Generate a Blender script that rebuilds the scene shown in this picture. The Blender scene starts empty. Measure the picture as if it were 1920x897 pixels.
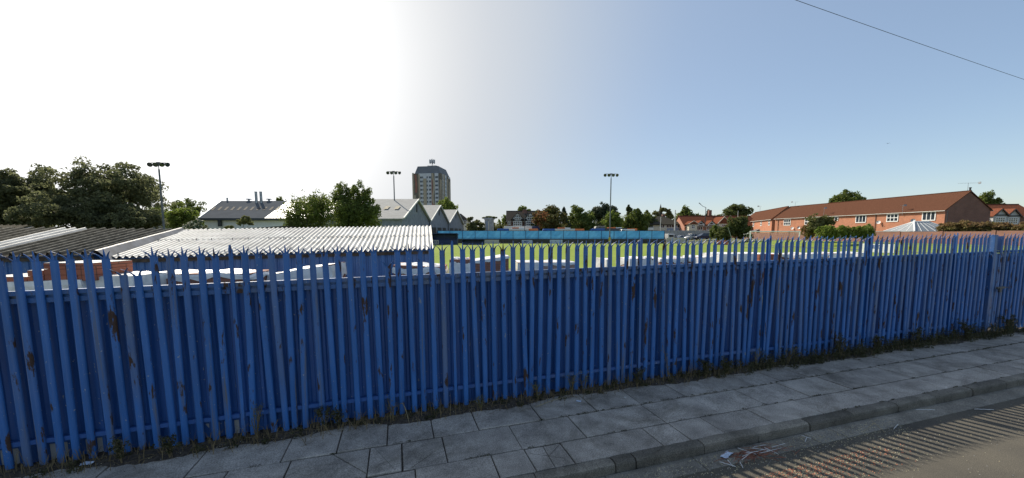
import bpy, bmesh, math, random
import numpy as np
from mathutils import Vector, Matrix
R = math.radians
random.seed(7)
rng = np.random.default_rng(7)

# ------------------------------------------------------------------ camera, sky, sun, exposure
sc = bpy.context.scene
COL = sc.collection
FPX, PITCH, CYP, HC = 718.8, 0.0955, 505.85, 2.542      # focal length in photo pixels, tilt, principal row, height
cam = bpy.data.cameras.new('camera')
cam.sensor_width = 36.0
cam.lens = FPX / 1920 * 36.0
cam.shift_y = (CYP - 448.5) / 1920
cam.clip_start = 0.05
cam.clip_end = 5000
co = bpy.data.objects.new('camera', cam)
co.location = (0, 0, HC)
co.rotation_euler = (math.pi / 2 - PITCH, 0, 0)
COL.objects.link(co)
sc.camera = co

SUN_AZ, SUN_EL = -38.0, 40.3                              # degrees; azimuth clockwise from +Y
sd = Vector((math.sin(R(SUN_AZ)) * math.cos(R(SUN_EL)), math.cos(R(SUN_AZ)) * math.cos(R(SUN_EL)), math.sin(R(SUN_EL))))
world = bpy.data.worlds.new('World')
sc.world = world
world.use_nodes = True
nt = world.node_tree
nt.nodes.clear()
wo = nt.nodes.new('ShaderNodeOutputWorld')
bg = nt.nodes.new('ShaderNodeBackground')
sky = nt.nodes.new('ShaderNodeTexSky')
sky.sky_type = 'NISHITA'
sky.sun_disc = False
sky.sun_elevation = R(SUN_EL)
sky.sun_rotation = R(SUN_AZ)
sky.air_density = 1.0
sky.dust_density = 0.5
sky.ozone_density = 1.3
bg.inputs['Strength'].default_value = 0.11
# bright hazy glow of the sky on the sun's side: part of the sky itself, fixed to a world direction
hz = Vector((math.sin(R(-42)) * math.cos(R(20)), math.cos(R(-42)) * math.cos(R(20)), math.sin(R(20))))
tc = nt.nodes.new('ShaderNodeTexCoord')
dt = nt.nodes.new('ShaderNodeVectorMath'); dt.operation = 'DOT_PRODUCT'
dt.inputs[1].default_value = hz
ac = nt.nodes.new('ShaderNodeMath'); ac.operation = 'ARCCOSINE'
dv_ = nt.nodes.new('ShaderNodeMath'); dv_.operation = 'DIVIDE'; dv_.inputs[1].default_value = R(90)
rp = nt.nodes.new('ShaderNodeValToRGB'); rp.color_ramp.interpolation = 'B_SPLINE'
els = rp.color_ramp.elements
for k, (deg, c, a) in enumerate([(8, (1, 1, 1), 1), (20, (.66, .66, .66), 1), (28, (.49, .495, .50), 1), (36, (.385, .40, .42), .94), (46, (.33, .36, .39), .82), (60, (.217, .275, .365), .55), (85, (.25, .31, .385), .28)]):
    e = els[k] if k < 2 else els.new(deg / 90)
    e.position = deg / 90; e.color = (*c, a)
bg2 = nt.nodes.new('ShaderNodeBackground'); bg2.inputs['Strength'].default_value = 1.28
mxs = nt.nodes.new('ShaderNodeMixShader')
nt.links.new(tc.outputs['Generated'], dt.inputs[0])
nt.links.new(dt.outputs['Value'], ac.inputs[0]); nt.links.new(ac.outputs[0], dv_.inputs[0]); nt.links.new(dv_.outputs[0], rp.inputs['Fac'])
nt.links.new(sky.outputs[0], bg.inputs['Color']); nt.links.new(rp.outputs['Color'], bg2.inputs['Color'])
nt.links.new(rp.outputs['Alpha'], mxs.inputs[0]); nt.links.new(bg.outputs[0], mxs.inputs[1]); nt.links.new(bg2.outputs[0], mxs.inputs[2])
nt.links.new(mxs.outputs[0], wo.inputs['Surface'])

sl = bpy.data.lights.new('sun', 'SUN')
sl.energy = 4.6
sl.angle = R(0.55)
sl.color = (1.0, 0.915, 0.77)
so = bpy.data.objects.new('sun', sl)
so.rotation_euler = (-sd).to_track_quat('-Z', 'Y').to_euler()
so.location = (0, 0, 60)
COL.objects.link(so)

sc.view_settings.view_transform = 'Standard'
sc.view_settings.look = 'None'
sc.view_settings.exposure = 0.45
sc.view_settings.gamma = 1.0
sc.view_settings.use_curve_mapping = False

# ------------------------------------------------------------------ geometry of the view
TH, DF, GR = 0.2936, 5.3534, 0.0105           # fence heading, its distance, slope of the street
TV = Vector((math.cos(TH), math.sin(TH), 0))
NV = Vector((-math.sin(TH), math.cos(TH), 0))
STREET = Matrix.Translation(NV * DF) @ Matrix.Rotation(TH, 4, 'Z') @ Matrix.Rotation(-math.atan(GR), 4, 'Y')
CAM = Vector((0, 0, HC))

def ray(px, py):
    v = (CYP - py) / FPX
    return Vector(((px - 960) / FPX, math.cos(PITCH) + v * math.sin(PITCH), -math.sin(PITCH) + v * math.cos(PITCH)))

def W(px, py, Y):
    r = ray(px, py)
    return CAM + r * (Y / r.y)

def XA(px, Y):
    return W(px, 437, Y).x

def smooth(a, b, x):
    t = min(1, max(0, (x - a) / (b - a)))
    return t * t * (3 - 2 * t)

def ground_z(x, y):
    s = x * TV.x + y * TV.y
    q = x * NV.x + y * NV.y - DF
    zs = GR * max(-60, min(60, s)) - 0.035 - 0.3 * smooth(-0.2, -1.4, q)
    zf = 0.3 + 0.72 * smooth(42, 56, x - 0.02 * (y - 50))
    k = smooth(0.5, 5, q)
    return zs * (1 - k) + zf * k

# ------------------------------------------------------------------ materials
def nodes(m):
    m.use_nodes = True
    t = m.node_tree
    return t, t.nodes['Principled BSDF']

MATS = {}
def pm(name, c, var=0.18, scale=4.0, rough=0.8, metal=0.0, bump=0.0, stretch=(1, 1, 1), spec=0.5, c2=None, detail=6, rnd=False, lo=0.35, hi=0.65):
    """procedural paint/stone/metal: noise between two tones of the real colour"""
    if name in MATS: return MATS[name]
    m = bpy.data.materials.new(name)
    t, b = nodes(m)
    tx = t.nodes.new('ShaderNodeTexCoord')
    mp = t.nodes.new('ShaderNodeMapping'); mp.inputs['Scale'].default_value = stretch
    nz = t.nodes.new('ShaderNodeTexNoise'); nz.inputs['Scale'].default_value = scale; nz.inputs['Detail'].default_value = detail
    t.links.new(tx.outputs['Object'], mp.inputs['Vector'])
    if rnd:
        oi = t.nodes.new('ShaderNodeObjectInfo')
        va = t.nodes.new('ShaderNodeVectorMath'); va.operation = 'ADD'
        ml = t.nodes.new('ShaderNodeMath'); ml.operation = 'MULTIPLY'; ml.inputs[1].default_value = 37.0
        t.links.new(oi.outputs['Random'], ml.inputs[0])
        t.links.new(mp.outputs['Vector'], va.inputs[0]); t.links.new(ml.outputs[0], va.inputs[1])
        t.links.new(va.outputs[0], nz.inputs['Vector'])
    else:
        t.links.new(mp.outputs['Vector'], nz.inputs['Vector'])
    cr = t.nodes.new('ShaderNodeValToRGB')
    cr.color_ramp.elements[0].position = lo; cr.color_ramp.elements[1].position = hi
    a = tuple(x * (1 - var) for x in c[:3]); e = tuple(min(1, x * (1 + var)) for x in c[:3])
    if c2: a, e = c[:3], c2[:3]
    cr.color_ramp.elements[0].color = (*a, 1); cr.color_ramp.elements[1].color = (*e, 1)
    t.links.new(nz.outputs['Fac'], cr.inputs['Fac'])
    t.links.new(cr.outputs['Color'], b.inputs['Base Color'])
    b.inputs['Roughness'].default_value = rough
    b.inputs['Metallic'].default_value = metal
    b.inputs['Specular IOR Level'].default_value = spec
    if bump:
        bn = t.nodes.new('ShaderNodeBump'); bn.inputs['Strength'].default_value = bump; bn.inputs['Distance'].default_value = 0.02
        t.links.new(nz.outputs['Fac'], bn.inputs['Height']); t.links.new(bn.outputs['Normal'], b.inputs['Normal'])
    MATS[name] = m
    return m

def brick_mat(name, c1, c2, mortar, bw=0.225, bh=0.075, ms=0.01, rough=0.85):
    if name in MATS: return MATS[name]
    m = bpy.data.materials.new(name)
    t, b = nodes(m)
    tx = t.nodes.new('ShaderNodeTexCoord')
    sp = t.nodes.new('ShaderNodeSeparateXYZ'); cb = t.nodes.new('ShaderNodeCombineXYZ')
    ad = t.nodes.new('ShaderNodeMath')
    t.links.new(tx.outputs['Object'], sp.inputs[0])
    t.links.new(sp.outputs[0], ad.inputs[0]); t.links.new(sp.outputs[1], ad.inputs[1])
    t.links.new(ad.outputs[0], cb.inputs[0]); t.links.new(sp.outputs[2], cb.inputs[1])
    br = t.nodes.new('ShaderNodeTexBrick')
    br.inputs['Color1'].default_value = (*c1, 1); br.inputs['Color2'].default_value = (*c2, 1); br.inputs['Mortar'].default_value = (*mortar, 1)
    br.inputs['Scale'].default_value = 1.0; br.inputs['Brick Width'].default_value = bw; br.inputs['Row Height'].default_value = bh; br.inputs['Mortar Size'].default_value = ms
    t.links.new(cb.outputs[0], br.inputs['Vector'])
    nz = t.nodes.new('ShaderNodeTexNoise'); nz.inputs['Scale'].default_value = 1.1; nz.inputs['Detail'].default_value = 8
    t.links.new(tx.outputs['Object'], nz.inputs['Vector'])
    mx = t.nodes.new('ShaderNodeMixRGB'); mx.blend_type = 'OVERLAY'; mx.inputs[0].default_value = 0.35
    t.links.new(br.outputs['Color'], mx.inputs[1]); t.links.new(nz.outputs['Fac'], mx.inputs[2])
    t.links.new(mx.outputs[0], b.inputs['Base Color'])
    b.inputs['Roughness'].default_value = rough
    MATS[name] = m
    return m

def fence_paint(name, blue, rust_lo=0.60, streak=0.62):
    """old blue gloss: sun-bleached streaks, flaking and rust scabs with run-off below them"""
    m = bpy.data.materials.new(name)
    t, b = nodes(m)
    N, L = t.nodes.new, t.links.new
    tx = N('ShaderNodeTexCoord'); oi = N('ShaderNodeObjectInfo')
    ml = N('ShaderNodeMath'); ml.operation = 'MULTIPLY'; ml.inputs[1].default_value = 91.0
    L(oi.outputs['Random'], ml.inputs[0])
    def noise(stretch, scale, det=5, rough=0.6):
        mp = N('ShaderNodeMapping'); mp.inputs['Scale'].default_value = stretch
        L(tx.outputs['Object'], mp.inputs['Vector'])
        va = N('ShaderNodeVectorMath'); va.operation = 'ADD'
        L(mp.outputs[0], va.inputs[0]); L(ml.outputs[0], va.inputs[1])
        nz = N('ShaderNodeTexNoise'); nz.inputs['Scale'].default_value = scale; nz.inputs['Detail'].default_value = det
        nz.inputs['Roughness'].default_value = rough
        L(va.outputs[0], nz.inputs['Vector'])
        return nz.outputs['Fac']
    def ramp(v, lo, hi):
        r = N('ShaderNodeMapRange'); r.inputs['From Min'].default_value = lo; r.inputs['From Max'].default_value = hi
        L(v, r.inputs['Value']); return r.outputs[0]
    def mix(f, a, c):
        x = N('ShaderNodeMixRGB')
        if isinstance(f, float): x.inputs[0].default_value = f
        else: L(f, x.inputs[0])
        for i, q in ((1, a), (2, c)):
            if isinstance(q, tuple): x.inputs[i].default_value = (*q, 1)
            else: L(q, x.inputs[i])
        return x.outputs[0]
    fade = ramp(noise((3, 3, 0.5), 1.6), 0.3, 0.72)
    base = mix(fade, tuple(x * 0.80 for x in blue), tuple(min(1, x * 1.22 + 0.012) for x in blue))
    grime = ramp(noise((5, 5, 0.22), 3.0, 6), streak, streak + 0.14)
    base = mix(grime, base, (0.13, 0.125, 0.12))
    old = N('ShaderNodeMapRange'); old.inputs['From Min'].default_value = .6; old.inputs['From Max'].default_value = 1.0; old.inputs['To Max'].default_value = .62
    L(oi.outputs['Random'], old.inputs['Value'])
    om = N('ShaderNodeMath'); om.operation = 'MULTIPLY'; L(old.outputs[0], om.inputs[0]); L(ramp(noise((2, 2, .35), 2.2, 5), .38, .66), om.inputs[1])
    base = mix(om.outputs[0], base, (0.15, 0.16, 0.175))
    speck = ramp(noise((1, 1, 0.8), 34, 2), 0.70, 0.74)
    base = mix(speck, base, (0.30, 0.32, 0.36))
    flake = ramp(noise((1.6, 1.6, .7), 7.5, 6, .7), 0.665, 0.69)
    base = mix(flake, base, (0.24, 0.26, 0.29))
    rust = ramp(noise((2.2, 2.2, 0.55), 4.2, 7, 0.65), rust_lo, rust_lo + 0.03)
    rc = mix(noise((1, 1, 1), 40, 3), (0.028, 0.017, 0.013), (0.085, 0.046, 0.032))
    base = mix(rust, base, rc)
    L(base, b.inputs['Base Color'])
    rr = N('ShaderNodeMapRange'); rr.inputs['To Min'].default_value = 0.42; rr.inputs['To Max'].default_value = 0.9
    L(rust, rr.inputs['Value']); L(rr.outputs[0], b.inputs['Roughness'])
    bn = N('ShaderNodeBump'); bn.inputs['Strength'].default_value = 0.3; bn.inputs['Distance'].default_value = 0.004
    L(noise((1, 1, 0.5), 22, 4), bn.inputs['Height']); L(bn.outputs[0], b.inputs['Normal'])
    return m

def leaf_mat(name, dark, light, trans=0.3):
    if name in MATS: return MATS[name]
    m = bpy.data.materials.new(name)
    t, b = nodes(m)
    at = t.nodes.new('ShaderNodeAttribute'); at.attribute_name = 'tone'
    mx = t.nodes.new('ShaderNodeMixRGB'); mx.inputs[1].default_value = (*dark, 1); mx.inputs[2].default_value = (*light, 1)
    t.links.new(at.outputs['Fac'], mx.inputs[0]); t.links.new(mx.outputs[0], b.inputs['Base Color'])
    b.inputs['Roughness'].default_value = 0.6
    b.inputs['Specular IOR Level'].default_value = 0.25
    tr = t.nodes.new('ShaderNodeBsdfTranslucent'); t.links.new(mx.outputs[0], tr.inputs['Color'])
    ms = t.nodes.new('ShaderNodeMixShader'); ms.inputs[0].default_value = trans
    out = t.nodes['Material Output']
    t.links.new(b.outputs[0], ms.inputs[1]); t.links.new(tr.outputs[0], ms.inputs[2]); t.links.new(ms.outputs[0], out.inputs['Surface'])
    MATS[name] = m
    return m

BLUE = (0.025, 0.128, 0.385)
M_pale = fence_paint('blue fence paint', BLUE, 0.585, 0.595)
M_rail = fence_paint('blue rail paint', (0.026, 0.105, 0.30), 0.59, 0.57)
M_sheet = fence_paint('blue sheeting paint', (0.020, 0.090, 0.30), 0.72, 0.70)
M_shedwall = fence_paint('blue shed cladding', (0.040, 0.135, 0.36), 0.78, 0.68)
M_black = pm('dark void', (0.012, 0.012, 0.014), rough=0.6)
M_darkmetal = pm('dark grey metal', (0.06, 0.065, 0.07), rough=0.5, metal=0.3)
M_galv = pm('galvanised steel', (0.33, 0.35, 0.37), rough=0.45, metal=0.6, scale=3)
M_mast = pm('dull mast steel', (0.13, 0.14, 0.155), rough=0.6, metal=0.2, scale=3)
M_white = pm('white paint', (0.78, 0.78, 0.76), var=0.06, rough=0.5)
M_glass = pm('dark window glass', (0.03, 0.04, 0.055), rough=0.08, var=0.5, scale=0.6, spec=0.7)
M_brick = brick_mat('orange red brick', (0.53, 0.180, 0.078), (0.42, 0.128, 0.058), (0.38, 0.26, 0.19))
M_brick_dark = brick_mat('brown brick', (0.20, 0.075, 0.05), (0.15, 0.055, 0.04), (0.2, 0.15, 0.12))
M_tile = pm('brown roof tiles', (0.105, 0.050, 0.033), var=0.28, scale=9, rough=1.0, stretch=(1, 1, 3), spec=0.0)
M_redtile = pm('red roof tiles', (0.165, 0.062, 0.038), var=0.3, scale=7, rough=1.0, spec=0.0)
M_slate = pm('grey brown slates', (0.065, 0.058, 0.049), var=0.2, scale=6, rough=1.0, spec=0.0)
M_cream = pm('cream render', (0.62, 0.57, 0.47), var=0.08, scale=2, rough=0.9)
M_bluerender = pm('pale blue render', (0.28, 0.34, 0.46), var=0.08, scale=2, rough=0.9)
M_greyrender = pm('grey rendered wall', (0.34, 0.34, 0.34), var=0.2, scale=1.2, rough=0.9)
M_gutter = pm('white gutter', (0.66, 0.65, 0.60), var=0.1, rough=0.6)

# ------------------------------------------------------------------ mesh helpers
class MB:
    def __init__(self): self.v = []; self.f = []; self.mi = []; self.cur = 0
    def add(self, vs, fs):
        o = len(self.v)
        self.v += [tuple(p) for p in vs]
        self.f += [tuple(i + o for i in q) for q in fs]
        self.mi += [self.cur] * len(fs)
    def box(self, c, s, M=None):
        x, y, z = s[0] / 2, s[1] / 2, s[2] / 2
        vs = [Vector((sx * x, sy * y, sz * z)) for sx in (-1, 1) for sy in (-1, 1) for sz in (-1, 1)]
        if M is not None: vs = [M @ p for p in vs]
        c = Vector(c)
        self.add([p + c for p in vs], [(0, 1, 3, 2), (4, 6, 7, 5), (0, 4, 5, 1), (2, 3, 7, 6), (0, 2, 6, 4), (1, 5, 7, 3)])
    def quad(self, *p): self.add(p, [tuple(range(len(p)))])
    def prism(self, poly, a, b):
        """poly: list of (x,z) profile, extruded in y from a to b"""
        n = len(poly)
        vs = [(p[0], a, p[1]) for p in poly] + [(p[0], b, p[1]) for p in poly]
        fs = [tuple(range(n)), tuple(range(2 * n - 1, n - 1, -1))] + [(i, i + n, (i + 1) % n + n, (i + 1) % n) for i in range(n)]
        self.add(vs, fs)
    def prism_x(self, poly, a, b):
        """poly: (y,z) profile extruded in x"""
        n = len(poly)
        vs = [(a, p[0], p[1]) for p in poly] + [(b, p[0], p[1]) for p in poly]
        fs = [tuple(range(n - 1, -1, -1)), tuple(range(n, 2 * n))] + [(i, (i + 1) % n, (i + 1) % n + n, i + n) for i in range(n)]
        self.add(vs, fs)
    def tube(self, p0, p1, r0, r1=None, n=8, cap=True):
        r1 = r0 if r1 is None else r1
        p0, p1 = Vector(p0), Vector(p1)
        d = (p1 - p0).normalized()
        u = d.orthogonal().normalized(); w = d.cross(u)
        vs = []
        for p, r in ((p0, r0), (p1, r1)):
            vs += [p + (u * math.cos(2 * math.pi * i / n) + w * math.sin(2 * math.pi * i / n)) * r for i in range(n)]
        fs = [(i, (i + 1) % n, (i + 1) % n + n, i + n) for i in range(n)]
        if cap: fs += [tuple(range(n - 1, -1, -1)), tuple(range(n, 2 * n))]
        self.add(vs, fs)
    def path(self, pts, r, n=6):
        for i in range(len(pts) - 1):
            a = r[i] if isinstance(r, (list, tuple)) else r
            b = r[i + 1] if isinstance(r, (list, tuple)) else r
            self.tube(pts[i], pts[i + 1], a, b, n)
    def lathe(self, prof, c=(0, 0, 0), n=12, M=None):
        vs = []; c = Vector(c)
        for r, z in prof:
            for i in range(n):
                p = Vector((r * math.cos(2 * math.pi * i / n), r * math.sin(2 * math.pi * i / n), z))
                vs.append((M @ p if M is not None else p) + c)
        fs = []
        for k in range(len(prof) - 1):
            fs += [(k * n + i, k * n + (i + 1) % n, (k + 1) * n + (i + 1) % n, (k + 1) * n + i) for i in range(n)]
        fs += [tuple(range(n - 1, -1, -1)), tuple((len(prof) - 1) * n + i for i in range(n))]
        self.add(vs, fs)
    def build(self, name, mats, parent=None, M=None, smooth=False, bevel=0):
        me = bpy.data.meshes.new(name)
        me.from_pydata(self.v, [], self.f)
        if not isinstance(mats, (list, tuple)): mats = [mats]
        for m in mats: me.materials.append(m)
        if len(mats) > 1: me.polygons.foreach_set('material_index', self.mi)
        if smooth: me.polygons.foreach_set('use_smooth', [True] * len(me.polygons))
        bm = bmesh.new(); bm.from_mesh(me)
        bmesh.ops.recalc_face_normals(bm, faces=bm.faces)
        bm.to_mesh(me); bm.free()
        me.update()
        o = bpy.data.objects.new(name, me)
        COL.objects.link(o)
        if M is not None: o.matrix_world = M
        if parent is not None: o.parent = parent
        if bevel:
            bv = o.modifiers.new('bevel', 'BEVEL'); bv.width = bevel; bv.segments = 2; bv.limit_method = 'ANGLE'
        return o

def tag(o, label, cat, group=None):
    o['label'] = label; o['category'] = cat
    if group: o['group'] = group
    return o

def thing(name, label, cat, loc=(0, 0, 0), rz=0.0, group=None):
    o = bpy.data.objects.new(name, None)
    o.empty_display_size = 0.3
    COL.objects.link(o)
    o.location = loc; o.rotation_euler = (0, 0, rz)
    return tag(o, label, cat, group)

def struct(o, kind='structure'):
    o['kind'] = kind
    return o

def copy_tree(o, parent=None):
    c = o.copy(); COL.objects.link(c)
    if parent is not None: c.parent = parent
    for ch in list(o.children): copy_tree(ch, c)
    return c

# ------------------------------------------------------------------ ground
def axis(lo, hi, fine_lo, fine_hi, fine, coarse):
    a = list(np.arange(lo, fine_lo, coarse)) + list(np.arange(fine_lo, fine_hi, fine)) + list(np.arange(fine_hi, hi + 1, coarse))
    return a
xs = [-1500, -600, -300, -200, -140] + list(np.arange(-100, -16, 6)) + list(np.arange(-16, 22, 0.75)) + list(np.arange(22, 120, 4)) + [130, 180, 300, 600, 1500]
ys = [-300, -120, -60, -40, -25, -15, -8, -4] + list(np.arange(-2, 16, 0.6)) + list(np.arange(16, 130, 4)) + [140, 200, 300, 600, 1200, 2500]
g = MB()
vs = [(x, y, ground_z(x, y)) for y in ys for x in xs]
nx = len(xs)
fs = [(j * nx + i, j * nx + i + 1, (j + 1) * nx + i + 1, (j + 1) * nx + i) for j in range(len(ys) - 1) for i in range(nx - 1)]
g.add(vs, fs)
M_ground = pm('rough grass and dirt', (0.075, 0.095, 0.030), c2=(0.16, 0.15, 0.075), scale=0.9, rough=0.95, bump=0.5, detail=10)
struct(g.build('ground', M_ground, smooth=True))

# football pitch sheet: mown bands run along the far touchline
M_grass = bpy.data.materials.new('mown pitch grass')
t, b = nodes(M_grass)
tx = t.nodes.new('ShaderNodeTexCoord')
wv = t.nodes.new('ShaderNodeTexWave'); wv.wave_type = 'BANDS'; wv.bands_direction = 'X'; wv.inputs['Scale'].default_value = 0.045; wv.inputs['Distortion'].default_value = 0.6; wv.inputs['Detail'].default_value = 1
n1 = t.nodes.new('ShaderNodeTexNoise'); n1.inputs['Scale'].default_value = 0.35; n1.inputs['Detail'].default_value = 10; n1.inputs['Roughness'].default_value = 0.7
t.links.new(tx.outputs['Object'], wv.inputs['Vector']); t.links.new(tx.outputs['Object'], n1.inputs['Vector'])
ma = t.nodes.new('ShaderNodeMath'); ma.operation = 'MULTIPLY_ADD'; ma.inputs[1].default_value = 0.18
t.links.new(wv.outputs['Fac'], ma.inputs[0]); t.links.new(n1.outputs['Fac'], ma.inputs[2])
cr = t.nodes.new('ShaderNodeValToRGB'); cr.color_ramp.elements[0].position = 0.3; cr.color_ramp.elements[1].position = 0.9
cr.color_ramp.elements[0].color = (0.160, 0.222, 0.034, 1); cr.color_ramp.elements[1].color = (0.228, 0.288, 0.054, 1)
t.links.new(ma.outputs[0], cr.inputs['Fac']); t.links.new(cr.outputs[0], b.inputs['Base Color'])
b.inputs['Roughness'].default_value = 0.9; b.inputs['Specular IOR Level'].default_value = 0.1
p = MB()
pts = []
for j in range(26):
    for i in range(30):
        x = -40 + i * 3.4; y = 24 + j * 2.28
        pts.append((x, y, ground_z(x, y) + 0.008))
p.add(pts, [(j * 30 + i, j * 30 + i + 1, (j + 1) * 30 + i + 1, (j + 1) * 30 + i) for j in range(25) for i in range(29)])
struct(p.build('pitch', M_grass, smooth=True))

# ------------------------------------------------------------------ street: soil strip, slabs, kerb, gutter, road (all in the street's own plane)
def asphalt():
    m = bpy.data.materials.new('worn pale asphalt')
    t, b = nodes(m); N, L = t.nodes.new, t.links.new
    tx = N('ShaderNodeTexCoord')
    n1 = N('ShaderNodeTexNoise'); n1.inputs['Scale'].default_value = 160; n1.inputs['Detail'].default_value = 3
    n2 = N('ShaderNodeTexNoise'); n2.inputs['Scale'].default_value = 1.3; n2.inputs['Detail'].default_value = 8
    L(tx.outputs['Object'], n1.inputs['Vector']); L(tx.outputs['Object'], n2.inputs['Vector'])
    c1 = N('ShaderNodeValToRGB'); c1.color_ramp.elements[0].position = 0.32; c1.color_ramp.elements[1].position = 0.72
    c1.color_ramp.elements[0].color = (0.044, 0.041, 0.036, 1); c1.color_ramp.elements[1].color = (0.165, 0.152, 0.128, 1)
    c2 = N('ShaderNodeValToRGB'); c2.color_ramp.elements[0].position = 0.3; c2.color_ramp.elements[1].position = 0.7
    c2.color_ramp.elements[0].color = (0.78, 0.78, 0.78, 1); c2.color_ramp.elements[1].color = (1.18, 1.15, 1.08, 1)
    L(n1.outputs['Fac'], c1.inputs[0]); L(n2.outputs['Fac'], c2.inputs[0])
    mx = N('ShaderNodeMixRGB'); mx.blend_type = 'MULTIPLY'; mx.inputs[0].default_value = 1
    L(c1.outputs[0], mx.inputs[1]); L(c2.outputs[0], mx.inputs[2]); L(mx.outputs[0], b.inputs['Base Color'])
    b.inputs['Roughness'].default_value = 0.9; b.inputs['Specular IOR Level'].default_value = 0.2
    bn = N('ShaderNodeBump'); bn.inputs['Strength'].default_value = 0.5; bn.inputs['Distance'].default_value = 0.006
    L(n1.outputs['Fac'], bn.inputs['Height']); L(bn.outputs[0], b.inputs['Normal'])
    return m
rd = MB()
SX = list(np.arange(-60, 61, 4))
for i in range(len(SX) - 1):
    rd.quad((SX[i], -9.5, -0.118), (SX[i + 1], -9.5, -0.118), (SX[i + 1], -2.12, -0.118), (SX[i], -2.12, -0.118))
struct(rd.build('road', asphalt(), M=STREET))

def slab_mat(name, base, tlo=0.88):
    m = bpy.data.materials.new(name)
    t, b = nodes(m); N, L = t.nodes.new, t.links.new
    tx = N('ShaderNodeTexCoord')
    at = N('ShaderNodeAttribute'); at.attribute_name = 'tone'
    n1 = N('ShaderNodeTexNoise'); n1.inputs['Scale'].default_value = 95; n1.inputs['Detail'].default_value = 4
    n2 = N('ShaderNodeTexNoise'); n2.inputs['Scale'].default_value = 2.6; n2.inputs['Detail'].default_value = 9; n2.inputs['Roughness'].default_value = 0.65
    L(tx.outputs['Object'], n1.inputs['Vector']); L(tx.outputs['Object'], n2.inputs['Vector'])
    def ramp(v, lo, hi, a, e):
        r = N('ShaderNodeMapRange'); r.inputs['From Min'].default_value = lo; r.inputs['From Max'].default_value = hi
        r.inputs['To Min'].default_value = a; r.inputs['To Max'].default_value = e
        L(v, r.inputs['Value']); return r.outputs[0]
    f1 = ramp(n1.outputs['Fac'], 0.3, 0.7, 0.5, 1.42)
    f2 = ramp(n2.outputs['Fac'], 0.3, 0.7, 0.62, 1.3)
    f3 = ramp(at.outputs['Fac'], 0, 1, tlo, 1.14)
    m1 = N('ShaderNodeMath'); m1.operation = 'MULTIPLY'; L(f1, m1.inputs[0]); L(f2, m1.inputs[1])
    m2 = N('ShaderNodeMath'); m2.operation = 'MULTIPLY'; L(m1.outputs[0], m2.inputs[0]); L(f3, m2.inputs[1])
    mx = N('ShaderNodeMixRGB'); mx.blend_type = 'MULTIPLY'; mx.inputs[0].default_value = 1; mx.inputs[1].default_value = (*base, 1)
    L(m2.outputs[0], mx.inputs[2])
    v = N('ShaderNodeTexVoronoi'); v.inputs['Scale'].default_value = 26
    L(tx.outputs['Object'], v.inputs['Vector'])
    sp = ramp(v.outputs['Distance'], 0.10, 0.06, 0, 0.75)
    n4 = N('ShaderNodeTexNoise'); n4.inputs['Scale'].default_value = 0.9; n4.inputs['Detail'].default_value = 12; n4.inputs['Roughness'].default_value = 0.75; n4.inputs['Distortion'].default_value = 1.2
    L(tx.outputs['Object'], n4.inputs['Vector'])
    sm = N('ShaderNodeMixRGB'); sm.blend_type = 'MULTIPLY'; L(ramp(n4.outputs['Fac'], .5, .66, 0, .75), sm.inputs[0]); L(mx.outputs[0], sm.inputs[1]); sm.inputs[2].default_value = (0.45, 0.44, 0.40, 1)
    mx = sm
    m3 = N('ShaderNodeMixRGB'); L(sp, m3.inputs[0]); L(mx.outputs[0], m3.inputs[1]); m3.inputs[2].default_value = (0.055, 0.058, 0.05, 1)
    L(m3.outputs[0], b.inputs['Base Color'])
    b.inputs['Roughness'].default_value = 0.88; b.inputs['Specular IOR Level'].default_value = 0.25
    bn = N('ShaderNodeBump'); bn.inputs['Strength'].default_value = 0.35; bn.inputs['Distance'].default_value = 0.004
    L(n1.outputs['Fac'], bn.inputs['Height']); L(bn.outputs[0], b.inputs['Normal'])
    return m
M_slab = slab_mat('worn concrete slabs', (0.39, 0.355, 0.31))
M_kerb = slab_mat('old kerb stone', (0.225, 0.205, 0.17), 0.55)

def clip(poly, a, n):
    """part of a convex polygon on the n side of the line through a"""
    out = []
    for i in range(len(poly)):
        p, q = poly[i], poly[(i + 1) % len(poly)]
        dp = (p[0] - a[0]) * n[0] + (p[1] - a[1]) * n[1]; dq = (q[0] - a[0]) * n[0] + (q[1] - a[1]) * n[1]
        if dp >= 0: out.append(p)
        if dp * dq < 0:
            k = dp / (dp - dq); out.append((p[0] + (q[0] - p[0]) * k, p[1] + (q[1] - p[1]) * k))
    return out
def shrink(poly, d):
    cx = sum(p[0] for p in poly) / len(poly); cy = sum(p[1] for p in poly) / len(poly)
    out = []
    for p in poly:
        l = math.hypot(p[0] - cx, p[1] - cy) or 1
        k = max(0, 1 - d * 1.35 / l)
        out.append((cx + (p[0] - cx) * k, cy + (p[1] - cy) * k))
    return out

slab_v, slab_f, slab_t = [], [], []
def slab_piece(poly, z, tilt, tone, thick=0.06):
    poly = [p for i, p in enumerate(poly) if math.hypot(p[0] - poly[i - 1][0], p[1] - poly[i - 1][1]) > 1e-4]
    if len(poly) < 3: return
    ar = sum(poly[i - 1][0] * poly[i][1] - poly[i][0] * poly[i - 1][1] for i in range(len(poly)))
    if ar < 0: poly = poly[::-1]
    n = len(poly); o = len(slab_v)
    cx = sum(p[0] for p in poly) / n; cy = sum(p[1] for p in poly) / n
    H = lambda p: z + tilt[0] * (p[0] - cx) + tilt[1] * (p[1] - cy)
    top = shrink(poly, 0.006)
    slab_v.extend([(p[0], p[1], H(p)) for p in top]); slab_v.extend([(p[0], p[1], H(p) - 0.005) for p in poly]); slab_v.extend([(p[0], p[1], -thick) for p in poly])
    slab_f.append(tuple(range(o, o + n))); slab_t.append(tone)
    for r in (0, n):
        for i in range(n):
            slab_f.append((o + r + n + i, o + r + n + (i + 1) % n, o + r + (i + 1) % n, o + r + i)); slab_t.append(tone)

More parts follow.
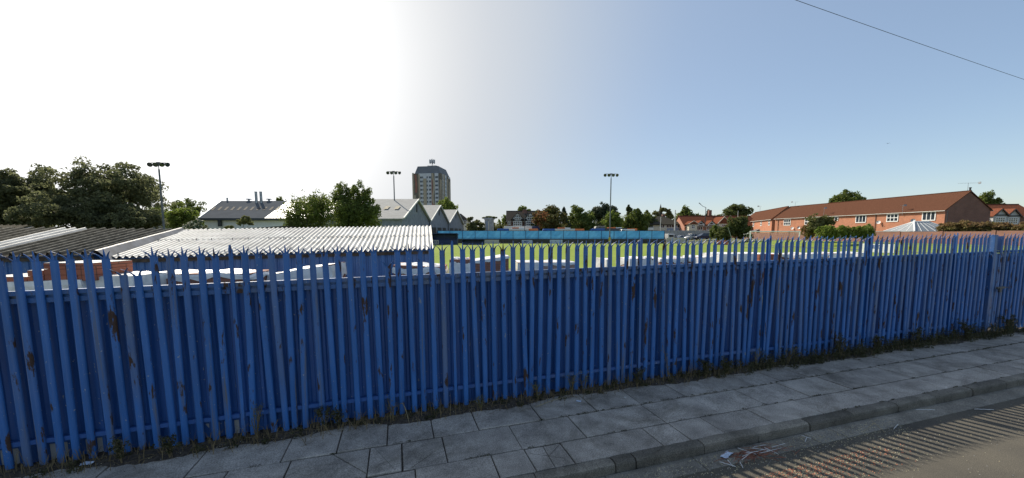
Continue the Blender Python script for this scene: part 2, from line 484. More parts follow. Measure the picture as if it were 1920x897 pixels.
def row(q0, q1, joints, broken=(), lo=-12, hi=40, step=(0.6, 0.9, 0.9, 0.75)):
    js = list(joints)
    while js[0] > lo: js.insert(0, js[0] - random.choice(step))
    while js[-1] < hi: js.append(js[-1] + random.choice(step))
    for a, e in zip(js[:-1], js[1:]):
        gp = 0.0065
        sk = 0.004
        poly = [(a + gp + random.uniform(-sk, sk), q0 + gp), (e - gp + random.uniform(-sk, sk), q0 + gp), (e - gp + random.uniform(-sk, sk), q1 - gp), (a + gp + random.uniform(-sk, sk), q1 - gp)]
        tone = random.random(); z = random.uniform(-0.006, 0.004)
        tilt = (random.uniform(-0.008, 0.008), random.uniform(-0.006, 0.006))
        if any(abs((a + e) / 2 - x) < 0.4 for x in broken):
            parts = [poly]
            for k in range(3):
                c = (random.uniform(a + 0.15, e - 0.15), random.uniform(q0 + 0.12, q1 - 0.12)); an = random.uniform(0, 6.28)
                nn = (math.cos(an), math.sin(an))
                new = []
                for P in parts:
                    if k and random.random() < 0.3: new.append(P); continue
                    for s_ in (1, -1):
                        Q = clip(P, c, (nn[0] * s_, nn[1] * s_))
                        if len(Q) > 2: new.append(Q)
                parts = new
            for P in parts:
                slab_piece(shrink(P, 0.004), z + random.uniform(-0.004, 0.003), (tilt[0] + random.uniform(-.01, .01), tilt[1]), tone + random.uniform(-.05, .05))
        else:
            slab_piece(poly, z, tilt, tone)
row(-0.705, -0.02, [-1.31, -0.73, -0.17, 0.39, 0.96, 1.83, 2.67, 3.4, 4.2])
row(-1.285, -0.715, [-1.8, -1.2, -0.36, 0.0, 0.49, 1.36, 2.2, 3.38, 4.25, 5.11, 5.99], broken=(-0.8, -0.2, 0.25))
row(-1.735, -1.295, [-1.1, 0.13, 0.97, 1.37, 1.83, 2.98, 3.38, 3.9, 4.71, 5.6], broken=(1.6,))
def tone_mesh(name, v, f, tones, mat, M=None, smooth=False):
    me = bpy.data.meshes.new(name); me.from_pydata(v, [], f); me.materials.append(mat)
    a = me.attributes.new('tone', 'FLOAT', 'FACE'); a.data.foreach_set('value', list(tones))
    if smooth: me.polygons.foreach_set('use_smooth', [True] * len(me.polygons))
    me.update()
    o = bpy.data.objects.new(name, me); COL.objects.link(o)
    if M is not None: o.matrix_world = M
    return o
struct(tone_mesh('pavement', slab_v, slab_f, slab_t, M_slab, STREET))
# dirt showing in the joints
jm = MB()
for i in range(len(SX) - 1):
    jm.quad((SX[i], -1.75, -0.016), (SX[i + 1], -1.75, -0.016), (SX[i + 1], 0.6, -0.016), (SX[i], 0.6, -0.016))
M_soil = pm('dark soil', (0.030, 0.024, 0.018), c2=(0.085, 0.068, 0.052), scale=28, rough=0.97, bump=0.8, detail=8)
struct(jm.build('joint_dirt', M_soil, M=STREET))

# kerb stones, rounded front arris
kv, kf, kt = [], [], []
kj = [1.33, 2.25, 2.51, 3.45, 4.28, 5.16, 5.98, 6.9, 7.77]
while kj[0] > -12: kj.insert(0, kj[0] - 0.9)
while kj[-1] < 40: kj.append(kj[-1] + 0.9)
prof = [(-1.742, -0.02), (-1.742, 0.003), (-1.80, 0.004), (-1.84, -0.001), (-1.862, -0.012), (-1.874, -0.032), (-1.884, -0.16)]
for a, e in zip(kj[:-1], kj[1:]):
    dz = random.uniform(-0.008, 0.006); dy = random.uniform(-0.006, 0.006); tone = random.random()
    nseg = 9; o = len(kv); np_ = len(prof)
    for k in range(nseg + 1):
        u = k / nseg; s = a + 0.007 + (e - a - 0.014) * u
        en = 0.012 * max(0, 1 - min(u, 1 - u) * 9)
        for j, (q, z) in enumerate(prof):
            w = 0.0 if j in (0, 6) else random.uniform(-0.0025, 0.0025)
            kv.append((s, q + dy + w + (en if j > 3 else 0), z + dz + w - (en * 0.7 if 0 < j < 5 else 0)))
    for k in range(nseg):
        for j in range(np_ - 1):
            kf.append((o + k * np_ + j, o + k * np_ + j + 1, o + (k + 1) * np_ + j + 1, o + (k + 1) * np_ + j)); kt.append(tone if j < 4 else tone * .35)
    kf.append(tuple(o + j for j in range(np_))); kt.append(tone)
    kf.append(tuple(o + nseg * np_ + j for j in range(np_ - 1, -1, -1))); kt.append(tone)
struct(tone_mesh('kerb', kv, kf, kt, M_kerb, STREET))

# gutter of old slabs between kerb and asphalt
slab_v, slab_f, slab_t = [], [], []
js = [2.1, 3.25, 3.9, 5.0, 5.45, 6.6]
while js[0] > -12: js.insert(0, js[0] - 1.0)
while js[-1] < 40: js.append(js[-1] + 1.0)
for a, e in zip(js[:-1], js[1:]):
    slab_piece([(a + .005, -2.13), (e - .005, -2.13), (e - .005, -1.882), (a + .005, -1.882)], -0.110 + random.uniform(-.003, .002), (0, 0.01), random.random(), thick=0.16)
M_gut = slab_mat('dirty gutter slabs', (0.22, 0.205, 0.175))
struct(tone_mesh('gutter', slab_v, slab_f, slab_t, M_gut, STREET))

# lumpy strip of soil at the fence foot
sv, sf = [], []
ns, nq = 420, 12
for i in range(ns + 1):
    s = -7 + 27 * i / ns
    wdt = 0.20 + 0.05 * math.sin(s * 1.7) + 0.04 * math.sin(s * 4.3 + 1) + 0.06 * smooth(3, 9, s)
    for j in range(nq + 1):
        u = j / nq
        q = 0.5 - u * (0.5 + wdt + random.uniform(-.02, .02))
        z = 0.035 * math.sin(min(1, (1 - u) * 2.6) * math.pi / 2) + (random.uniform(-.009, .012) if 0 < j < nq else 0) - (0.012 if j == nq else 0)
        sv.append((s + random.uniform(-.012, .012), q, z))
for i in range(ns):
    for j in range(nq):
        sf.append((i * (nq + 1) + j, i * (nq + 1) + j + 1, (i + 1) * (nq + 1) + j + 1, (i + 1) * (nq + 1) + j))
so_ = MB(); so_.add(sv, sf)
struct(so_.build('soil', M_soil, M=STREET, smooth=True))
# ------------------------------------------------------------------ palisade fence
PS = [-3.939, -3.793, -3.647, -3.503, -3.36, -3.205, -3.056, -2.909, -2.764, -2.618, -2.469, -2.336, -2.174, -2.033, -1.883, -1.731, -1.582, -1.441, -1.288, -1.146, -0.992, -0.843, -0.699, -0.558, -0.403, -0.257, -0.102, 0.041, 0.187, 0.329, 0.487, 0.633, 0.774, 0.917, 1.059, 1.202, 1.352, 1.505, 1.66, 1.804, 1.951, 2.096, 2.243, 2.389, 2.535, 2.689, 2.836, 2.975, 3.126, 3.269, 3.415, 3.562, 3.702, 3.843, 3.976, 4.121, 4.278, 4.417, 4.567, 4.731, 4.875, 5.021, 5.175, 5.326, 5.477, 5.624, 5.768, 5.937, 6.085, 6.234, 6.398, 6.552, 6.717, 6.811, 6.97, 7.1, 7.252, 7.417, 7.555, 7.709, 7.831, 7.987, 8.154, 8.331, 8.479, 8.63, 8.782, 8.952, 9.108, 9.265, 9.42, 9.57, 9.734, 9.882, 10.027, 10.176, 10.338, 10.476, 10.625, 10.791, 10.933, 11.09, 11.277, 11.421, 11.583, 11.742, 11.894, 12.048, 12.184, 12.332, 12.49, 12.634, 12.779, 12.942, 13.107, 13.252, 13.484]
S_OF = {k - 14: s for k, s in enumerate(PS)}
for k in range(-15, -34, -1): S_OF[k] = S_OF[k + 1] - 0.147
POSTS = [0, 18, 39, 57, 75, 93]

def pale_mesh(name, H=2.4, splay=(1, 1), fwd=1.0, bend=0.0, tines=(1, 1, 1)):
    """W-section steel pale with a triple-pointed, splayed head; -y faces the street"""
    m = MB()
    xp = [(-.037, .004), (-.034, -.008), (-.027, -.017), (-.018, -.021), (-.004, -.0185), (.006, -.0185), (.020, -.021), (.029, -.016), (.035, -.007), (.037, .004)]
    th = .003
    zs = [0.03, 0.3, 0.6, 1.0, 1.4, 1.95, H - .105]
    n = len(xp)
    loops = []
    for z in zs:
        dx = bend * max(0, 1 - z / 1.9) ** 1.5
        loops.append([(x + dx, y, z) for x, y in xp] + [(x * .95 + dx, y + th, z) for x, y in reversed(xp)])
    vs = [p for l in loops for p in l]; k = 2 * n
    fs = [(a * k + i, a * k + (i + 1) % k, (a + 1) * k + (i + 1) % k, (a + 1) * k + i) for a in range(len(zs) - 1) for i in range(k)]
    fs.append(tuple(range(k)))
    m.add(vs, fs)
    for z in (1.945, .305): m.lathe([(.011, 0), (.010, .006), (.004, .010)], (0, -.006, z), 8, Matrix.Rotation(R(90), 3, 'X'))
    zt = H - .108
    for j, (xa, xb, sx) in enumerate([(-.036, -.011, -splay[0]), (-.013, .013, 0), (.011, .036, splay[1])]):
        if not tines[j]: continue
        lv = []
        ns = 6
        for a in range(ns + 1):
            u = a / ns
            wd = (xb - xa) * (1 - .86 * u ** 1.25)
            if sx == 0:
                cx, cy, cz = 0, -.014 - .012 * u, zt + .112 * u
            else:
                cx = (xa + xb) / 2 + sx * .066 * u ** 1.6; cy = -.014 - fwd * .058 * u ** 1.25; cz = zt + .100 * u - .012 * u * u
            lv += [(cx - wd / 2, cy, cz), (cx + wd / 2, cy, cz), (cx + wd / 2, cy + .007, cz), (cx - wd / 2, cy + .007, cz)]
        m.add(lv, [(a * 4 + i, a * 4 + (i + 1) % 4, a * 4 + 4 + (i + 1) % 4, a * 4 + 4 + i) for a in range(ns) for i in range(4)] + [(0, 1, 2, 3), (ns * 4, ns * 4 + 1, ns * 4 + 2, ns * 4 + 3)])
    return m
fence = thing('palisade_fence', 'long rusting blue steel palisade fence with corrugated sheeting behind its pales, along the pavement', 'fence')
fence.matrix_world = STREET
protos = []
for i, kw in enumerate([dict(), dict(splay=(1.15, .9), fwd=1.1), dict(splay=(.8, 1.1), fwd=.9), dict(bend=.030), dict(bend=-.032, splay=(1, .7)), dict(splay=(.6, .7), fwd=.6)]):
    protos.append(pale_mesh('pale', **kw))
short = pale_mesh('pale', H=2.20, splay=(1.2, 1.2), fwd=1.3, tines=(1, 0, 1))
proto_obs = {}
def pale_at(parent, key, builder, s, dz=0, tilt=0, yaw=0):
    if key not in proto_obs:
        o = builder.build('pale', M_pale, parent); proto_obs[key] = o
    else:
        o = proto_obs[key].copy(); COL.objects.link(o); o.parent = parent
    o.location = (s, random.uniform(-.004, .004), dz)
    o.rotation_euler = (random.uniform(-.004, .004), tilt, yaw)
    return o
stuff = MB()
for k in range(-33, 93):
    if k in POSTS: continue
    s = S_OF[k]
    tilt = random.gauss(0, .009); yaw = random.gauss(0, .05); dz = random.uniform(-.02, .012)
    if k == 58: tilt = .05
    if k == 59: tilt = -.03
    if k in (73, 70): tilt = .02
    pivot = 1.95
    if k < -16 or k > 88:
        b = protos[k % 5]
        Mx = Matrix.Translation((s, 0, dz))
        stuff.add([Mx @ Vector(v) for v in b.v], b.f)
        continue
    if k in (-7, -6, 12): pale_at(fence, 'short', short, s, dz - (.0 if k != 12 else -.02), tilt, yaw); continue
    i = random.choice([0, 0, 0, 1, 1, 2, 3, 4, 5]) if k < 38 else random.choice([0, 1, 2, 3, 4, 5])
    o = pale_at(fence, i, protos[i], s, dz, tilt, yaw)
    o.location.x -= math.sin(tilt) * pivot
st_o = stuff.build('pale', M_pale, fence); st_o['kind'] = 'stuff'

# posts: I-section, cut to a blunt slanted point
pb = MB()
def post_mb(H=2.41):
    m = MB()
    for y in (-.012, .043): m.box((0, y, H / 2 - .02), (.046, .007, H - .04))
    m.box((0, .0155, H / 2 - .02), (.006, .0475, H - .041))
    m.prism([(-.023, H - .04), (.023, H - .04), (.012, H + .015), (-.012, H + .015)], -.0155, -.0085)
    return m
p0 = None
for k in POSTS + [-19]:
    if p0 is None: p0 = post_mb().build('post', M_pale, fence); o = p0
    else: o = p0.copy(); COL.objects.link(o); o.parent = fence
    o.scale = (.85, .4, 1) if k < 30 else (1, 1, 1)
    o.location = (S_OF[k], 0, random.uniform(-.01, .006)); o.rotation_euler = (0, random.gauss(0, .004), 0)
# rails and backing sheets, bay by bay
edges = [-33, -19] + POSTS
for a, e in zip(edges[:-1], edges[1:]):
    s0, s1 = S_OF[a] + .03, S_OF[e] - .03
    for z, name in ((1.94, 'rail'), (0.30, 'rail')):
        m = MB()
        d = 0.0
        m.box(((s0 + s1) / 2, .0105, z + .001), (s1 - s0, .007, .05))
        m.box(((s0 + s1) / 2, .040, z + .0225), (s1 - s0, .0515, .006))
        if z > 1: m.box(((s0 + s1) / 2, .026, z - .082), (s1 - s0, .02, .052)); m.box(((s0 + s1) / 2, .042, z - .04), (s1 - s0, .010, .118))  # rear plate added only to block a light leak below the rail
        o = m.build(name, M_rail if z > 1 else M_sheet, fence)
        if z < 1: o.rotation_euler = (0, random.gauss(0, .002), 0)
    # corrugated sheet
    m = MB()
    gap0, gap1 = (-.036, -.036)
    if e == 75: gap1 = -.024
    if e == 93: gap1 = -.014
    pitch_, dep = .105, .024
    x = s0 + gap0; prof_ = []
    while x < s1 - gap1:
        for dx, y in ((0, 0), (.030, 0), (.045, dep), (.090, dep)):
            if x + dx < s1 - gap1: prof_.append((x + dx, .072 + y))
        x += pitch_
    nz_ = [-0.04, 0.21, 0.8, 1.4, 1.935]
    v_ = []
    for zi, z in enumerate(nz_):
        for q_, (xx, yy) in enumerate(prof_):
            v_.append((xx, yy + .004 * math.sin(xx * 3 + z * 2), z + (random.uniform(-.012, .012) if zi == 0 else 0)))
    n_ = len(prof_)
    m.add(v_, [(r * n_ + i, r * n_ + i + 1, (r + 1) * n_ + i + 1, (r + 1) * n_ + i) for r in range(len(nz_) - 1) for i in range(n_ - 1)])
    o = m.build('backing_sheet', M_sheet, fence)
    if a < 0:
        gm = MB()
        gm.box(((s0 + s1) / 2, .12, .11), (s1 - s0, .05, .2)); gm.build('gravel_board', M_greyrender, fence)

# short panel beside the gate
pan = thing('palisade_fence', 'short blue palisade panel of eight close pales between last tall post and gate', 'fence')
pan.matrix_world = STREET
proto_obs.clear()
for k in range(94, 102):
    pale_at(pan, 0, protos[5], S_OF[k], random.uniform(-.01, .01), random.gauss(0, .004), random.gauss(0, .04))
s0, s1 = S_OF[93] - .01, S_OF[102] + .02
for z in (1.94, .30):
    m = MB(); m.box(((s0 + s1) / 2, .0105, z), (s1 - s0, .007, .05)); m.box(((s0 + s1) / 2, .04, z + .022), (s1 - s0, .051, .006)); m.build('rail', M_rail, pan)
m = MB(); x = s0; pr_ = []
while x < s1:
    for dx, y in ((0, 0), (.03, 0), (.045, .024), (.09, .024)):
        if x + dx < s1: pr_.append((x + dx, .07 + y))
    x += .105
m.add([(x, y, z) for z in (-.04, 1.935) for x, y in pr_], [(i, i + 1, len(pr_) + i + 1, len(pr_) + i) for i in range(len(pr_) - 1)])
m.build('backing_sheet', M_sheet, pan)

# gate
gate = thing('palisade_gate', 'blue steel palisade gate with mesh panel at the right end of the fence', 'gate')
gate.matrix_world = STREET
G0 = S_OF[102]
m = MB(); m.box((G0, .03, 1.17), (.11, .11, 2.34)); m.box((G0, .03, 2.345), (.125, .125, .012)); m.build('gate_post', M_rail, gate, bevel=.004)
m = MB()
a, e = G0 + .12, G0 + 2.9
for z in (.16, 1.06, 1.955): m.box(((a + e) / 2, .0, z), (e - a, .045, .05))
for x in (a, a + .42, e): m.box((x, .0, 1.05), (.05, .044, 1.74))
m.build('gate_frame', M_rail, gate)
proto_obs.clear()
for i in range(17):
    pale_at(gate, 0, protos[5], a + .085 + .158 * i, -.02 + random.uniform(-.01, .01), 0, random.gauss(0, .04)).location.y = -.03
m = MB()
for i in range(46): m.box((a + .6, .034, .25 + i * .036), (1.1, .004, .010))
for i in range(12): m.box((a + .07 + i * .096, .040, 1.06), (.006, .004, 1.64))
m.box((a + 1.5, .055, 1.05), (2.9, .006, 1.72)); m.build('mesh_panel', M_sheet, gate)
m = MB(); m.box((a + .14, .05, 2.15), (.36, .008, .34)); m.build('closing_plate', M_sheet, gate)
m = MB(); m.box((a + .15, -.065, 1.1), (.30, .03, .05)); m.tube((a + .02, -.075, 1.1), (a + .4, -.075, 1.1), .012); m.box((a + .1, -.08, 1.04), (.07, .03, .09)); m.build('bolt', M_darkmetal, gate)

# ------------------------------------------------------------------ sheds behind the fence
def tri_corr(pts, n, amp, segs, name, mat, parent, seglen=6, thick=.006, mats=None, colfun=None):
    """corrugated sheet over the quad E0,E1 (eave), R0,R1 (ridge)"""
    E0, E1, R0, R1 = [Vector(p) for p in pts]
    N = (E1 - E0).cross(R0 - E0).normalized()
    if N.z < 0: N = -N
    m = MB(); v = []
    c = n * segs
    for j in range(seglen + 1):
        vv = j / seglen
        for i in range(c + 1):
            u = i / c
            p = (E0.lerp(E1, u)).lerp(R0.lerp(R1, u), vv)
            h = amp * (math.cos(2 * math.pi * i / segs) if n > 30 else 2 * max(0, math.cos(2 * math.pi * i / segs)) ** 2 - 1)
            v.append(p + N * (h + .004 * math.sin(u * 23 + vv * 7)))
    m.add(v, [(j * (c + 1) + i, j * (c + 1) + i + 1, (j + 1) * (c + 1) + i + 1, (j + 1) * (c + 1) + i) for j in range(seglen) for i in range(c)])
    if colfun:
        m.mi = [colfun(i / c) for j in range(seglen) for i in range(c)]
    return m.build(name, mat, parent, smooth=True)

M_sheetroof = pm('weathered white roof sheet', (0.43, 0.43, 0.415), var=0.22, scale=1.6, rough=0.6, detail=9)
M_oldroof = pm('mossy fibre cement roof', (0.055, 0.050, 0.040), c2=(0.20, 0.185, 0.155), scale=3.5, rough=1.0, detail=9, lo=.25, hi=.85, spec=0.0)
M_flash = pm('lead grey flashing', (0.10, 0.11, 0.13), var=0.4, scale=3, rough=0.6)
M_rafter = pm('dirty eave timber', (0.07, 0.06, 0.05), var=0.4, scale=8, rough=0.9)

def shed(name, label, E0, E1, R0, R1, n, amp, mat, zb, wallmat, colfun=None, bolts=0):
    E0, E1, R0, R1 = [Vector(p) for p in (E0, E1, R0, R1)]
    t = thing(name, label, 'shed', (E0.x, E0.y, zb))
    L = Vector((E0.x, E0.y, zb))
    e0, e1, r0, r1 = E0 - L, E1 - L, R0 - L, R1 - L
    if n > 30:      # two lengths of sheet, the upper lapped over the lower
        k0, k1 = .54, .50; up = Vector((0, 0, .014))
        tri_corr([e0, e1, e0.lerp(r0, k0), e1.lerp(r1, k0)], n, amp, 8, 'roof', mat, t)
        tri_corr([e0.lerp(r0, k1) + up, e1.lerp(r1, k1) + up, r0, r1], n, amp, 8, 'roof', mat, t)
    else:
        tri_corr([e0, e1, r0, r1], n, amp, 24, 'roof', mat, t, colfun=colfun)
    back = (r0 - e0); back.z = 0; bd = back.normalized() * .22
    w = MB(); al = (e1 - e0); al.z = 0; ln = al.length; al.normalize()
    # front wall of box-profile cladding set back under the eave, then plain end and back walls
    pr = []; x = .05
    while x < ln - .05:
        for dx, y in ((0, 0), (.11, 0), (.13, .03), (.18, .03)):
            if x + dx < ln - .05: pr.append((x + dx, y))
        x += .2
    vs_ = []
    for k in (0, 1):
        for x, y in pr:
            p = e0.lerp(e1, x / ln); q = Vector((p.x, p.y, 0)) + bd + bd.normalized() * y
            vs_.append((q.x, q.y, 0 if k == 0 else p.z - .02))
    n_ = len(pr)
    w.add(vs_, [(i, i + 1, n_ + i + 1, n_ + i) for i in range(n_ - 1)])
    for a_, b_ in ((e0 + al * .06 + bd, r0 + al * .06), (e1 - al * .06 + bd, r1 - al * .06), (r0 + al * .06, r1 - al * .06)):
        w.quad((a_.x, a_.y, 0), (b_.x, b_.y, 0), (b_.x, b_.y, b_.z - .06), (a_.x, a_.y, a_.z - .06))
    w.build('wall', wallmat, t)
    fm = MB()
    mid = (e0 + e1) / 2; ang = math.atan2(al.y, al.x)
    tl = math.atan2(e1.z - e0.z, ln)
    Mx = Matrix.Rotation(ang, 3, 'Z') @ Matrix.Rotation(-tl, 3, 'Y')
    fm.box(mid + bd * .75 - Vector((0, 0, .09 + amp)), (ln - .1, .03, .10), Mx); fm.build('fascia', M_rafter, t)
    if bolts:
        bm_ = MB()
        N = (e1 - e0).cross(r0 - e0).normalized()
        if N.z < 0: N = -N
        for v_ in (.05, .47, .93):
            for k in range(bolts):
                u = (int((k + .5) / bolts * n)) / n
                p = (e0.lerp(e1, u)).lerp(r0.lerp(r1, u), v_ + random.uniform(-.01, .01))
                bm_.lathe([(.028, 0), (.028, .006), (.011, .012), (.010, .05)], p + N * (amp - .002), 6)
        bm_.build('roof_bolts', M_darkmetal, t)
    return t
# right shed: white corrugated roof
zR = 2.542 + .0
E1 = W(812.5, 467, 12.9); E0 = W(198, 483, 10.6)
R1 = W(808, 423.5, 17.6); R0 = W(352, 431.0, 15.6)
shed('corrugated_shed', 'blue shed with bright white corrugated roof, right of the dark ribbed roof', E0, E1, R0, R1, 58, .032, M_sheetroof, .2, M_shedwall, bolts=17)
# left shed: old ribbed roof, a run painted white as sun glare, broad verge flashing
E1 = W(176, 474.5, 10.35); E0 = W(-330, 486, 8.6)
R1 = W(338, 430.5, 15.3); R0 = W(-40, 427, 13.6)
lr = shed('ribbed_roof_shed', 'blue shed with weathered dark ribbed roof and a strip painted white as sun glare', E0, E1, R0, R1, 20, .05, [M_oldroof, M_sheetroof, pm('pale roof ribs', (0.24, 0.23, 0.20), var=.35, scale=6, rough=1.0, spec=0.0)], .2, M_shedwall,
          colfun=lambda u: 1 if .36 < u < .52 else (2 if (u * 20 + .5 / 24) % 1 < .05 else 0))  # each rib takes a narrow paler band along its crest
L = lr.location
m = MB()
a, c = Vector(E1) - Vector(L), Vector(R1) - Vector(L)
al = Vector((TV.x, TV.y, 0))
for k in range(6):
    p, q = a.lerp(c, k / 6), a.lerp(c, (k + 1) / 6 + .006)
    up = Vector((0, 0, .075 + .004 * (k % 2)))
    m.quad(p + al * .02 + up, q + al * .02 + up, q + al * .07 + up * .8, p + al * .07 + up * .8)
    m.quad(p + al * .07 + up * .8, q + al * .07 + up * .8, q + al * .34 - up * 3.0, p + al * .34 - up * 3.0)
m.build('verge_flashing', M_flash, lr)
# third roof piece beyond
E1 = W(40, 428.5, 15.5); E0 = W(-260, 431, 14); R1 = W(62, 423.0, 20); R0 = W(-200, 421, 19)
shed('lean_to', 'low dark lean to roof at far left behind the ribbed roof shed', E0, E1, R0, R1, 22, .04, M_oldroof, .2, M_shedwall)

# ------------------------------------------------------------------ packs of bricks and blocks between fence and sheds
M_clay = brick_mat('terracotta clay blocks', (0.40, 0.13, 0.07), (0.30, 0.095, 0.055), (0.10, 0.05, 0.035), .30, .30, .008)
M_packbrick = brick_mat('packed brown bricks', (0.34, 0.15, 0.10), (0.24, 0.10, 0.07), (0.14, 0.10, 0.08), .215, .068, .006)
M_palebrick = brick_mat('packed pinkish bricks', (0.45, 0.30, 0.24), (0.36, 0.22, 0.17), (0.3, 0.27, 0.25), .07, .215, .006)
M_wrap = pm('white plastic wrapping', (0.70, 0.70, 0.69), var=0.12, scale=5, rough=0.4, bump=0.7)
M_greywrap = pm('cloudy grey shrink wrap', (0.64, 0.63, 0.60), c2=(0.86, 0.84, 0.80), scale=6, rough=0.3, bump=0.6)
M_pallet = pm('grey pallet timber', (0.22, 0.17, 0.12), var=0.3, scale=9, rough=0.9)

def drape(wd, dp, h, over, amp, seed, slump=0.0, top_slope=0.0):
    """crumpled plastic hood over a box: top sheet plus skirts hanging by `over`"""
    r_ = random.Random(seed); m = MB()
    nx_, ny_ = 14, 10
    ph = [r_.uniform(0, 6.28) for _ in range(6)]
    v = []
    for j in range(ny_ + 1):
        for i in range(nx_ + 1):
            x = -wd / 2 + wd * i / nx_; y = -dp / 2 + dp * j / ny_
            z = h + .015 + amp * (math.sin(x * 5 + ph[0] + y * 2) * .5 + math.sin(y * 7 + ph[1] - x * 3) * .5 + r_.uniform(-.6, .6)) + top_slope * x
            if i in (0, nx_) or j in (0, ny_): z -= slump
            v.append((x, y, z))
    m.add(v, [(j * (nx_ + 1) + i, j * (nx_ + 1) + i + 1, (j + 1) * (nx_ + 1) + i + 1, (j + 1) * (nx_ + 1) + i) for j in range(ny_) for i in range(nx_)])
    ring = [j for j in range(nx_ + 1)] + [(nx_ + 1) * j + nx_ for j in range(1, ny_ + 1)] + [ny_ * (nx_ + 1) + i for i in range(nx_ - 1, -1, -1)] + [(nx_ + 1) * j for j in range(ny_ - 1, 0, -1)]
    n = len(ring); sk = []
    for lv, k in ((0, 0), (1, .35), (2, .7), (3, 1)):
        for i in ring:
            p = v[i]; f = 1.012 + (.02 + r_.uniform(0, .018)) * (lv > 0)
            sk.append((p[0] * f, p[1] * f, p[2] - over * k * (1 + (r_.uniform(-.35, .25) if lv == 3 else 0)) - .002))
    m.add(sk, [(l * n + i, l * n + (i + 1) % n, (l + 1) * n + (i + 1) % n, (l + 1) * n + i) for l in range(3) for i in range(n)])
    return m
packs = []
def pack(px0, px1, ytop, Y, dp, label, body, over=None, wrap=None, amp=.015, zb=None, slope=0.0, rz=None, bodyname='bricks', slump=0.02, grp='wrapped brick packs behind the fence'):
    xl, xr = XA(px0, Y), XA(px1, Y)
    ctr = Vector(((xl + xr) / 2, Y + dp / 2, 0)); wd = (xr - xl)
    zt = W((px0 + px1) / 2, ytop, Y).z
    zb = ground_z(ctr.x, ctr.y) if zb is None else zb
    t = thing('brick_pack', label, 'brick pack', (ctr.x, ctr.y, zb), TH * .7 if rz is None else rz, grp)
    h = zt - zb
    m = MB()
    ht = lambda x: h + slope * x
    m.prism([(-wd / 2, .14), (wd / 2, .14), (wd / 2, ht(wd / 2)), (-wd / 2, ht(-wd / 2))], -dp / 2, dp / 2)
    m.build(bodyname, body, t)
    m = MB()
    for y in (-dp / 2 + .06, 0, dp / 2 - .06): m.box((0, y, .05), (wd, .1, .1))
    for k in range(5): m.box((-wd / 2 + .06 + (wd - .12) * k / 4, 0, .118), (.1, dp, .036))
    m.build('pallet', M_pallet, t)
    if over: drape(wd, dp, h, over, amp, len(packs), slump, slope).build('plastic_wrap', wrap or M_wrap, t, smooth=False)
    packs.append(t)
    return t
# the terracotta stack on the left: a wrapped bottom layer, then packs stepping up to the right
CG = 'terracotta block packs'
def blocks(px0, px1, y0, y1, Y, dp, label, mat=M_clay, name='block_pack', rows=1, strap=True, grp=CG):
    xl, xr = XA(px0, Y), XA(px1, Y); zt = W(px0, y0, Y).z; zb_ = W(px0, y1, Y).z
    t = thing(name, label, 'block pack', ((xl + xr) / 2, Y + dp / 2, zb_), 0.0, grp)
    wd = xr - xl; h = zt - zb_
    m = MB()
    for r_ in range(rows):
        for k in range(max(1, round(wd / .30))):
            n = max(1, round(wd / .30)); bw = wd / n
            m.box((-wd / 2 + bw * (k + .5), random.uniform(-.008, .008), h / rows * (r_ + .5)), (bw - .006, dp, h / rows - .007))
    m.build('blocks', mat, t)
    if strap:
        m = MB(); m.box((0, 0, h + .004), (wd * .98, dp * .98, .006)); m.build('capping', M_sheetroof, t)
    return t
Yc = 7.6
blocks(-45, 40, 520, 535, Yc, .8, 'single low course of terracotta blocks at the left edge of the step')
blocks(41.5, 72, 508, 530, Yc, .8, 'two course stack of terracotta blocks, middle step', rows=2)
blocks(73.5, 168, 494, 527, Yc, .8, 'three course stack of terracotta blocks, highest step', rows=3)
pack(-45, 140, 527.5, Yc - .02, .9, 'dusty clear wrapped pack under the stepped terracotta blocks', M_palebrick, .28, M_greywrap, .006, rz=0.0, slope=.04)
pack(160, 238, 518, 7.7, .8, 'grey shrink wrapped pack with a dark mark, right of the terracotta blocks', M_greyrender, .6, M_greywrap, .012, rz=0.02)
pack(272, 455, 514, 8.5, 1.0, 'long brown brick pack under white plastic, second gap group from the left', M_packbrick, .13, M_wrap, .028, rz=0.05)
pack(497, 612, 506, 9.3, 1.0, 'pack fully hooded in white plastic that rises to the right', M_packbrick, .4, M_wrap, .03, slope=.16, rz=.08)
pack(733, 828, 499.5, 10.2, 1.0, 'brown brick pack with torn white hood by the shed corner', M_packbrick, .16, M_wrap, .035, slope=-.05, rz=.1, slump=.06)
pack(839, 878, 487, 10.6, .9, 'narrow pack in a rumpled translucent white bag, left of the tall brick pack', M_packbrick, .8, M_greywrap, .04, rz=.1, slump=.12)
pack(874, 950, 486, 10.75, 1.0, 'tall bare brown brick pack with white capping sloping up to the right', M_packbrick, .07, M_wrap, .012, slope=.14, rz=.12)
pack(968, 1014, 492.5, 11.8, 1.0, 'low pack wholly in cloudy wrap, first of the pair beside it', M_palebrick, .6, M_greywrap, .01, rz=.1)
pack(1016, 1080, 492.5, 11.9, 1.0, 'low pack of upright pinkish bricks with thin white top', M_palebrick, .09, M_wrap, .012, rz=.1)
pack(1133, 1143, 487, 13.5, 1.0, 'sliver of a lone wrapped pack standing on grass, between two green gaps', M_palebrick, .5, M_wrap, .015)
pack(1176, 1198, 486, 13.6, 1.0, 'small white hooded pack with pink bricks showing at its foot', M_palebrick, .3, M_wrap, .02)
pack(1199, 1232, 485.5, 13.5, 1.0, 'white hooded pack with a peaked fold in its plastic', M_packbrick, .5, M_wrap, .06, slump=.06)
pack(1233, 1268, 486.5, 13.9, 1.0, 'low brown brick pack with crumpled white cap, centre right', M_packbrick, .12, M_wrap, .03)
pack(1269, 1304, 484.5, 14.2, 1.0, 'white hooded pack with a brown foot, fourth from the green gap', M_packbrick, .2, M_wrap, .03)
